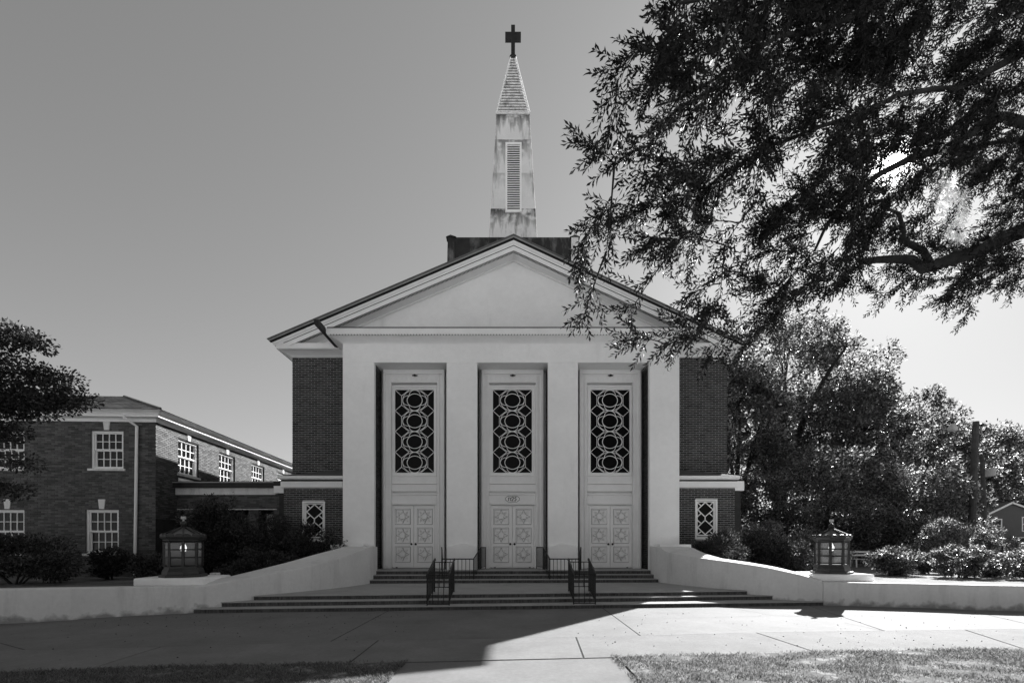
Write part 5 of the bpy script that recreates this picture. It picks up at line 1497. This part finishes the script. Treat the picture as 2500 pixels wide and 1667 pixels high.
# flower pot like stub behind left lamp pedestal
# ---- overhanging live oak, top right
def oak():
    rg = np.random.default_rng(5)
    t = thing('live_oak', 'overhanging live oak with dark leathery leaves filling the upper right', 'tree', (14.5, 8.5, 0))
    O = {}
    big = []
    def PP(u, v, y): return Vector(P(u, v, y))
    root = Vector((14.5, 8.5, 0)); fork = Vector((14.2, 8.6, 3.2))
    big.append(([tuple(root), (14.6, 8.5, 1.5), tuple(fork)], .55, .45, 12))
    def curve(keys, r0, r1, n=14, w=8, wob=.05):
        pts = resample([tuple(k) for k in keys], n)
        pts = [(p[0] + rg.normal() * wob, p[1] + rg.normal() * wob, p[2] + rg.normal() * wob) if 0 < i < n - 1 else p for i, p in enumerate(pts)]
        big.append((pts, r0, r1, w)); return [Vector(p) for p in pts]
    limbs = []
    limbs.append(curve([fork, PP(2700, 480, 8.8), PP(2500, 560, 8.4), PP(2390, 610, 8.2), PP(2270, 640, 8.0), PP(2190, 632, 7.8), PP(2100, 640, 7.6)],   .17, .04))
    limbs.append(curve([PP(2270, 640, 8.0), PP(2225, 585, 7.8), PP(2200, 540, 7.6), PP(2170, 470, 7.4)], .06, .015, 8))
    limbs.append(curve([fork, PP(2850, 300, 8.5), PP(2520, 305, 8.0), PP(2440, 290, 8.0), PP(2330, 345, 7.6), PP(2180, 400, 7.2), PP(2060, 500, 7.0), PP(1990, 610, 6.8)], .11, .016, 16))
    limbs.append(curve([fork, PP(2900, 380, 9.5), PP(2540, 345, 9.0), PP(2350, 365, 8.6), PP(2230, 365, 8.4)], .07, .015))
    limbs.append(curve([fork, PP(2700, 100, 8.0), PP(2500, 150, 7.6), PP(2380, 190, 7.4), PP(2200, 240, 7.0), PP(1950, 330, 6.5), PP(1700, 480, 6.0)], .075, .012, 16))
    limbs.append(curve([fork, PP(2700, -100, 7.0), PP(2300, -60, 6.4), PP(2000, 60, 5.8), PP(1800, 150, 5.4), PP(1600, 260, 5.0)], .06, .010, 16))
    limbs.append(curve([fork, PP(2600, -300, 6.5), PP(2100, -200, 5.6), PP(1800, -60, 5.0), PP(1620, 60, 4.8)], .06, .010, 14))
    limbs.append(curve([fork, PP(2750, 560, 10.5), PP(2480, 640, 10.0), PP(2330, 700, 9.6)], .06, .015))
    nodes = [(p, 0) for l in limbs for p in l[3:]]
    # target spots for the leaf sprays: dense map in photo pixels, flow runs from upper right to lower left
    def inside(u, v):
        left = np.interp(v, [-150, 0, 60, 130, 190, 300, 361, 420, 520, 590, 660, 740, 800], [1660, 1650, 1610, 1580, 1545, 1560, 1500, 1530, 1520, 1480, 1450, 1520, 1570])
        low = np.interp(u, [1400, 1480, 1560, 1640, 1740, 1800, 1860, 1950, 2060, 2150, 2240, 2330, 2420, 2500, 2700], [720, 770, 812, 830, 860, 850, 800, 740, 700, 715, 695, 740, 730, 690, 600])
        return u > left and v < low
    def gap(u, v):
        for (cu_, cv, a, b, an, dp) in ((1560, 690, 95, 26, -.6, 1), (1730, 640, 80, 28, -.6, .85), (1800, 560, 90, 26, -.6, .8), (1850, 420, 80, 30, -.6, .9), (1985, 350, 85, 24, -.6, .8), (2020, 215, 80, 22, -.55, .6), (2185, 400, 34, 30, 0, .97), (2300, 470, 50, 30, -.9, .85), (1700, 600, 60, 20, -.6, .7),
                                (1560, 330, 60, 18, -.4, .7), (2090, 540, 70, 20, -.7, .7), (2360, 560, 90, 18, -.4, .6), (1590, 130, 50, 20, -.7, .6), (2440, 420, 60, 22, -.5, .5), (1930, 640, 60, 18, -.6, .6), (2200, 690, 60, 22, -.4, .6), (2350, 100, 80, 26, -.6, .5)):
            x_ = (u - cu_) * math.cos(an) + (v - cv) * math.sin(an); y_ = -(u - cu_) * math.sin(an) + (v - cv) * math.cos(an)
            if (x_ / a) ** 2 + (y_ / b) ** 2 < 1 and rg.random() < dp: return True
        return False
    tips = []
    hard = [(1440, 361, 4.6), (1508, 200, 4.6), (1575, 110, 4.5), (1500, 290, 4.7), (1640, 20, 4.5), (1475, 520, 5.0), (1420, 590, 5.3), (1418, 650, 5.6), (1425, 775, 5.4), (1535, 765, 5.6), (1625, 840, 5.6), (1545, 825, 5.6), (1740, 862, 6.0), (1690, 820, 6.0),
            (1500, 400, 4.8), (2360, 765, 8.6), (2160, 725, 8.4), (2450, 700, 8.6), (1820, 840, 6.4)]
    for h in hard: tips.append(h)
    while len(tips) < 670:
        u, v = rg.uniform(1400, 2640), rg.uniform(-140, 870)
        edge = min(1.0, min(abs(u - np.interp(v, [-150, 0, 130, 300, 420, 590, 740, 800], [1640, 1640, 1560, 1520, 1520, 1450, 1530, 1580])) / 170, 1) if u < 1800 else 1.0)
        if rg.random() > .25 + .75 * edge: continue
        if u < 1850 and v > 640 and rg.random() > .16: continue
        if u < 1950 and v <= 640 and rg.random() > .62: continue
        if 1750 <= u < 2000 and v > 700 and rg.random() > .6: continue
        if inside(u, v) and not gap(u, v):
            y_ = np.interp(u, [1400, 1700, 2100, 2500, 2700], [4.8, 5.6, 7.2, 8.6, 9.4]) + np.interp(v, [0, 400, 850], [-.7, 0, .6]) + rg.normal() * .55
            tips.append((u, v, max(4.0, y_)))
    tips.sort(key=lambda q: -q[0])
    P_, D_, LL, tw = [], [], [], []
    for (u, v, y_) in tips:
        tip = PP(u, v, y_)
        # parent node: up-right of the tip
        best = min(nodes, key=lambda q: (q[0] - tip).length + (0 if q[0].x > tip.x else 1.5 + 3 * (tip.x - q[0].x)) + (0 if q[0].z > tip.z - .2 else .6) + q[1] * .04)
        s_ = best[0]; dist = (tip - s_).length
        if dist > .9:
            # add intermediate branch with nodes
            mid = s_.lerp(tip, .5) + Vector((0, 0, .10 * dist)) + Vector((rg.normal(), rg.normal(), rg.normal())) * .05 * dist
            pts = bez(s_, mid, tip, 8)
        else:
            pts = bez(s_, s_.lerp(tip, .5) + Vector((0, 0, .05)), tip, 5)
        r0 = .006 + .0045 * dist * 1.6
        tw.append((pts, r0, .0025, 4))
        for p in pts[2:]: nodes.append((Vector(p), best[1] + 1))
        # leafy shoots along the outer part
        axis = (tip - Vector(pts[-3])).normalized()
        ns = 12
        for k in range(ns):
            f = rg.uniform(.35, 1) if k else 1.0
            i = min(int(f * (len(pts) - 1)), len(pts) - 2); fr_ = f * (len(pts) - 1) - i
            b = Vector(pts[i]).lerp(Vector(pts[i + 1]), fr_)
            sd = (axis * 1.0 + Vector(tuple(rg.normal(size=3))) * .55 + Vector((-.15, 0, -.12))).normalized()
            Ls = rg.uniform(.16, .46)
            e = b + sd * Ls
            tw.append(([tuple(b), tuple(b.lerp(e, .5) + Vector((0, 0, .01))), tuple(e)], .003, .0015, 3))
            nl = int(Ls / .021) + 3
            for q in range(nl):
                ff = .18 + .82 * q / (nl - 1)
                pb = b.lerp(e, ff); a = q * 2.4 + rg.uniform(0, .6)
                s1 = sd.cross(Vector((0, .3, 1))).normalized(); s2 = s1.cross(sd)
                dd_ = sd * .75 + (s1 * math.cos(a) + s2 * math.sin(a)) * .75
                if q == nl - 1: dd_ = sd
                P_.append(tuple(pb)); D_.append(tuple(dd_))
    P_ = np.array(P_); D_ = np.array(D_)
    # keep a hole where the sun looks through
    uu = U0 + P_[:, 0] * F / P_[:, 1]; vv = V0 - (P_[:, 2] - EYE) * F / P_[:, 1]
    qq = ((uu - 2183) / 24) ** 2 + ((vv - 402) / 18) ** 2
    keep = (qq > 1) & ((qq > 4) | (rg.random(len(qq)) < .45))
    P_, D_ = P_[keep], D_[keep]
    quadmesh('crown', leaves(P_, D_, .074, .0225, rg, .35), 0, M['oakleaf'], t, 'stuff')
    mb = MB()
    for pts, r0, r1, n_ in big: mb.tube(pts, [r0 + (r1 - r0) * i / (len(pts) - 1) for i in range(len(pts))], n_, cap=False)
    mb.build('trunk', M['bark'], t, smooth=True)
    mb = MB()
    for pts, r0, r1, n_ in tw: mb.tube(pts, [r0 + (r1 - r0) * i / (len(pts) - 1) for i in range(len(pts))], n_, cap=False)
    mb.build('branches', M['bark'], t, smooth=True)
    print('oak leaves', len(P_))
    # spanish moss
    P0 = []; D0 = []
    for (a0, a1, v0_, v1_, w_, cnt) in ((2304, 2334, 440, 572, 15, 1500), (2300, 2322, 355, 470, 8, 500), (2345, 2350, 455, 530, 8, 380), (2318, 2340, 520, 585, 9, 420), (2286, 2300, 470, 520, 5, 160)):
        for k in range(cnt):
            f = rg.random(); env = math.sin(math.pi * min(max(f, .05), .97)) ** .5
            P0.append(P(a0 + (a1 - a0) * f + rg.normal() * w_ * env * .8 + 5 * math.sin(f * 9), v0_ + f * (v1_ - v0_) + rg.normal() * 5, 7.4 + rg.normal() * .12)); D0.append((rg.normal() * .9, rg.normal() * .6, -.8 + rg.normal() * .3))
    ms = quadmesh('hanging_moss', leaves(np.array(P0), np.array(D0), .10, .006, rg, 1.0), 0, M['moss'], t, 'stuff')
oak()
# ---- tree at the left edge
def left_tree():
    rg = np.random.default_rng(17)
    base = (-13.2, 9.0, LZ)
    t = thing('shade_tree', 'dark leafy tree reaching in from the left edge over the annex roof', 'tree', base)
    T_ = []
    for (u, v, y_, r) in ((140, 925, 10.2, .6), (60, 905, 10.0, .7), (100, 960, 10, 1), (185, 975, 10.5, .45), (30, 980, 9.6, 1), (-40, 930, 9.5, 1.2), (-20, 1000, 9.6, 1), (80, 1000, 10, .5), (135, 985, 10.2, .5), (30, 820, 9.0, .5), (75, 836, 9.1, .3), (-20, 815, 9.0, .7), (-60, 860, 9, 1),
                         (10, 1050, 9.6, .45), (50, 1130, 9.8, .25), (30, 1200, 9.8, .2), (-60, 1180, 9.5, .6), (-60, 1060, 9.4, 1.2), (-90, 960, 9.2, 1.4), (-150, 900, 9, 1.6), (-180, 1000, 9, 1.6),
                         (-250, 930, 9, 1.8), (-330, 600, 8.4, 2.2), (-500, 500, 8, 2.4), (-420, 350, 7.6, 2.2), (-250, 420, 7.8, 2), (-650, 700, 8, 2.4), (-700, 350, 7, 2.2), (-560, 100, 6.6, 2.2), (-350, 120, 6.6, 2), (-800, 900, 8, 2.4), (-300, 800, 8.6, 1.8), (-200, 780, 8.8, 1.6), (-400, 900, 8.5, 2)):  # unseen outer clusters, added to shade the left side from the sky
        T_.append((Vector(P(u, v, y_)), r))
    paths = []
    tr = bez((base[0], base[1], base[2] - .1), (-13.0, 9.0, 2.5), (-12.6, 9.2, 5.6), 8); paths.append((tr, .34, .12, 10))
    P_, D_ = [], []
    for c_, r in T_:
        s_ = Vector(tr[3 + rg.integers(0, 5)]) if c_.z > 3 else Vector(tr[3])
        paths.append((bez(s_, s_.lerp(c_, .5) + Vector((0, 0, .35)), c_, 8), .05, .008, 5))
        n = int(950 * r + 120)
        off = unit(n, rg) * rg.uniform(.05, 1, (n, 1)) ** .5 * np.array([.62, .6, .30]) * (.55 + .45 * r)
        for k in range(14):
            e = c_ + Vector(tuple(off[k] * 1.0)); paths.append(([tuple(c_), tuple(e)], .008, .003, 4))
        P_.append(np.array(c_) + off); D_.append(off / .5 + unit(n, rg) * .8)
    quadmesh('crown', leaves(np.concatenate(P_), np.concatenate(D_), .075, .042, rg), 0, M['darkleaf'], t, 'stuff')
    tubes_np(paths, M['bark'], 'trunk', t)
left_tree()

# ================================================================= POLES, WIRES, HOUSE, STREET
def pole1():
    y = 30.0; t = thing('utility_pole', 'thick leaning wooden pole carrying the street lamp', 'utility pole', at(2371, y))
    top, bot = Vector(P(2382.5, 1029, y)), Vector(P(2369.5, 1350, y)); bot.z = LZ - .1
    m = MB(); m.tube([tuple(bot), tuple(bot.lerp(top, .5)), tuple(top)], [.21, .19, .165], 12); m.build('shaft', M['polewood'], t)
    s_ = Vector(P(2374, 1038, y)); e = Vector(P(2334, 1036, y - .2))
    m = MB(); m.tube(bez(s_, (s_ + e) / 2 + Vector((0, 0, .25)), e, 8), .03, 6); m.build('lamp_arm', M['greymetal'], t)
    c_ = Vector(P(2326, 1044, y - .2)); m = MB(); m.lathe([(.05, .26), (.14, .20), (.17, .12), (.24, .02), (.25, -.12), (.20, -.2)], tuple(c_), 12); m.build('lamp_shade', M['curtain'], t, smooth=True)
    m = MB(); m.lathe([(.07, 0), (.10, .03), (.08, .14), (.04, .17)], (c_.x, c_.y, c_.z + .26), 8); m.build('photocell', M['iron'], t)
    c_ = Vector(P(2397, 1037, y)); m = MB(); m.lathe([(.05, -.1), (.11, -.06), (.12, .06), (.05, .1)], tuple(c_), 8); m.tube([tuple(c_), tuple(Vector(P(2385, 1036, y)))], .03, 5); m.build('insulator', M['iron'], t)
    m = MB(); m.tube([tuple(c_), tuple(c_ + Vector((.0, 0, -.5)))], .025, 5); m.build('strap', M['greymetal'], t)
pole1()
def pole2():
    y = 45.0; t = thing('utility_pole', 'thinner wooden pole with a grey transformer can behind the street lamp pole', 'utility pole', at(2406, y))
    top, bot = Vector(P(2397, 1110, y)), Vector(P(2409, 1380, y)); bot.z = LZ - .1
    m = MB(); m.tube([tuple(bot), tuple(top)], [.19, .15], 10); m.build('shaft', M['polewood'], t)
    c_ = Vector(P(2417, 1153, y - .3)); m = MB(); m.lathe([(.28, -.34), (.38, -.31), (.38, .31), (.34, .37), (.1, .4)], tuple(c_), 14); m.build('transformer', M['greymetal'], t, smooth=False)
    m = MB(); a, b = Vector(P(2384, 1112, y)), Vector(P(2430, 1110, y)); m.tube([tuple(a), tuple(b)], .06, 5); m.build('cross_arm', M['polewood'], t)
pole2()
def wire(a, b, sag, label):
    a, b = Vector(a), Vector(b); m = MB(); pts = [tuple(a.lerp(b, f) - Vector((0, 0, sag * 4 * f * (1 - f)))) for f in np.linspace(0, 1, 14)]
    m.tube(pts, .018, 4); tag(m.build('power_line', M['iron']), label, 'power line', 'power lines by the poles')
wire(P(2384, 1111, 45), P(2290, 1145, 34), .3, 'thin overhead wire sloping left from the transformer pole cross arm')
wire(P(2430, 1110, 45), P(2560, 1095, 45), .3, 'thin overhead wire leaving right from the transformer pole')
wire(P(2378, 1162, 30), P(2300, 1168, 38), .2, 'thin overhead wire level with the transformer can')
wire(P(2374, 1220, 30), P(2050, 1262, 34), .5, 'long low sagging wire across the dark trees')
def house():
    y = 65.0; t = thing('clapboard_house', 'grey clapboard bungalow with white trimmed windows at the right edge', 'house', at(2520, y, 0))
    z0 = 0.0; xl_, xr_ = X(2412, y), X(2640, y); xa = X(2465.6, y); zap = Z(1228.6, y); zl = Z(1254, y)
    slope = (zap - zl) / (xa - xl_); xr_ = xa + (xa - xl_) * 2.2; zr_ = zap - (xr_ - xa) * slope * .75
    m = MB(); m.prism([(xl_, z0), (xr_, z0), (xr_, zr_), (xa, zap - .05), (xl_, zl)], y, y + 9, 'y'); wl = m.build('wall', M['siding'], t)
    m = MB(); zz = z0 + .2
    while zz < zap:
        h0 = xl_ if zz < zl else xl_ + (zz - zl) / slope
        h1 = xr_ if zz < zr_ else xa + (zap - zz) / (slope * .75)
        if h1 - h0 > .5: m.prism([(y - .02, zz), (y - .002, zz + .17), (y - .002, zz)], h0, h1, 'x')
        zz += .18
    m.build('clapboards', M['siding'], wl, kind='stuff')
    for (a, za, b, zb) in ((xl_ - .15, zl - .08, xa, zap + .02), (xa, zap + .02, xr_, zr_ + .02)):
        m = MB(); m.hexa([(a, y - .3, za - .02), (b, y - .3, zb - .02), (b, y + 9.2, zb - .02), (a, y + 9.2, za - .02)], [(a, y - .3, za + .16), (b, y - .3, zb + .16), (b, y + 9.2, zb + .16), (a, y + 9.2, za + .16)]); m.build('roof', M['shingle'], t)
        m = MB(); m.bar2((a, za + .06), (b, zb + .06), .22, y - .36, y - .302); m.build('barge_board', M['paint'], t)
    def hwin(ua, ub, va, vb):
        a, b, c_, d = X(ua, y), X(ub, y), Z(vb, y), Z(va, y); m = MB(); f_ = .14
        m.box(a, a + f_, y - .08, y + .02, c_, d); m.box(b - f_, b, y - .08, y + .02, c_, d); m.box(a + f_, b - f_, y - .08, y + .02, d - f_, d); m.box(a + f_, b - f_, y - .08, y + .02, c_, c_ + f_)
        m.box(a + f_, b - f_, y - .07, y + .02, (c_ + d) / 2 - .05, (c_ + d) / 2 + .05); wn = m.build('window', M['paint'], t)
        m = MB(); m.box(a + f_, b - f_, y - .03, y - .021, c_ + f_, d - f_); m.build('pane', M['glass2'], wn)
    hwin(2420, 2445.5, 1266, 1299); hwin(2494, 2520, 1261, 1297); hwin(2560, 2590, 1262, 1297)
    m = MB(); m.box(xl_ - .08, xl_ + .18, y - .06, y + .01, 0, zl); m.build('corner_board', M['paint'], t)
    m = MB(); m.box(X(2480, y), X(2530, y), y - 1.2, y, Z(1345, y), Z(1313, y)); m.build('porch_box', M['siding'], t)
    m = MB(); m.box(X(2478, y), X(2532, y), y - 1.3, y + .1, Z(1313, y) + .002, Z(1311, y) + .05); m.build('porch_edge', M['paint'], t)
    # lean-to to the left
    xq = X(2379, y + 4); m = MB(); m.prism([(xq, 0), (xl_ - .02, 0), (xl_ - .02, Z(1258, y + 4) - .02), (xq, Z(1268, y + 4))], y + 4, y + 9, 'y'); m.build('lean_to', M['siding'], t)
    m = MB(); m.bar2((xq - .2, Z(1269, y + 4)), (xl_ - .02, Z(1258, y + 4)), .28, y + 3.6, y + 9.2); m.build('lean_to_roof', M['paint'], t)
house()
# parked car partly hidden beneath the shrubs at the right edge
def car():
    y = 33.0; t = thing('parked_car', 'pale low car mostly hidden behind the shrubs at the right edge', 'car', at(2505, y))
    bx = X(2512, y); gz = LZ
    prof = [(-2.2, .35), (-2.25, .62), (-2.0, .78), (-1.2, .88), (-.55, 1.32), (.7, 1.36), (1.5, .98), (2.15, .90), (2.25, .6), (2.2, .35)]
    m = MB(lambda x_, y_, z_: (bx + x_, y_, z_)); m.prism([(p, gz + q) for p, q in prof], y, y + 1.75, 'y'); m.build('body', M['greymetal'], t, bevel=.08)
    m = MB(lambda x_, y_, z_: (bx + x_, y_, z_)); m.prism([(-1.1, gz + .9), (-.5, gz + 1.27), (.65, gz + 1.3), (1.3, gz + .98)], y - .012, y - .002, 'y'); m.build('window', M['glass2'], t)
    for xx in (-1.4, 1.4):
        m = MB(); m.fn = lambda a, b, c, xx=xx: (bx + xx + a, y - .02 + c, gz + .33 + b); m.lathe([(.33, 0), (.33, .2)], (0, 0, 0), 16); m.build('wheel', M['iron'], t)
car()
# concrete walk and kerb lines on the far lawn
for (yy0, yy1, xa_, xb_, nm) in ((23.0, 24.6, 8.8, 60, 'path'), (34.0, 44.0, 14, 90, 'road')):
    m = MB(); m.prism([(xa_, yy0 + .6), (xb_, yy0 - 1.5), (xb_, yy1 - 1.5), (xa_, yy1 + .6)], LZ - .02, LZ + .012); struct(nm, m, M['concrete'])
# park bench in the shade behind the lamp
def bench():
    y = 27.0; c_ = at(2107, y); t = thing('bench', 'white slatted bench in the shade right of the lamp', 'bench', c_)
    for i in range(3): m = MB(); m.box(c_[0] - .55, c_[0] + .55, y - .25 + i * .16, y - .13 + i * .16, LZ + .42, LZ + .45); m.build('seat_slat', M['paint'], t)
    for i in range(2): m = MB(); m.box(c_[0] - .55, c_[0] + .55, y + .22, y + .25, LZ + .60 + i * .18, LZ + .70 + i * .18); m.build('back_slat', M['paint'], t)
    for sx in (-.5, .5):
        for (dy, h_) in ((-.22, .419), (.252, .9)): m = MB(); m.box(c_[0] + sx - .03, c_[0] + sx + .03, y + dy, y + dy + .05, LZ, LZ + h_); m.build('leg', M['paint'], t)
bench()
# short stump pedestal behind the left lamp
y = 13.4; m_ = MB(); m_.box(X(512, y), X(528, y), y, y + .2, LZ, Z(1398, y)); tag(m_.build('stone_post', M['wall_stucco'], None, bevel=.01), 'short pale stone post just right of the left lamp base', 'post')
print('objects', len(bpy.data.objects), 'tris~', sum(len(o.data.polygons) * 2 for o in bpy.data.objects if o.type == 'MESH' and o.data.users < 3))
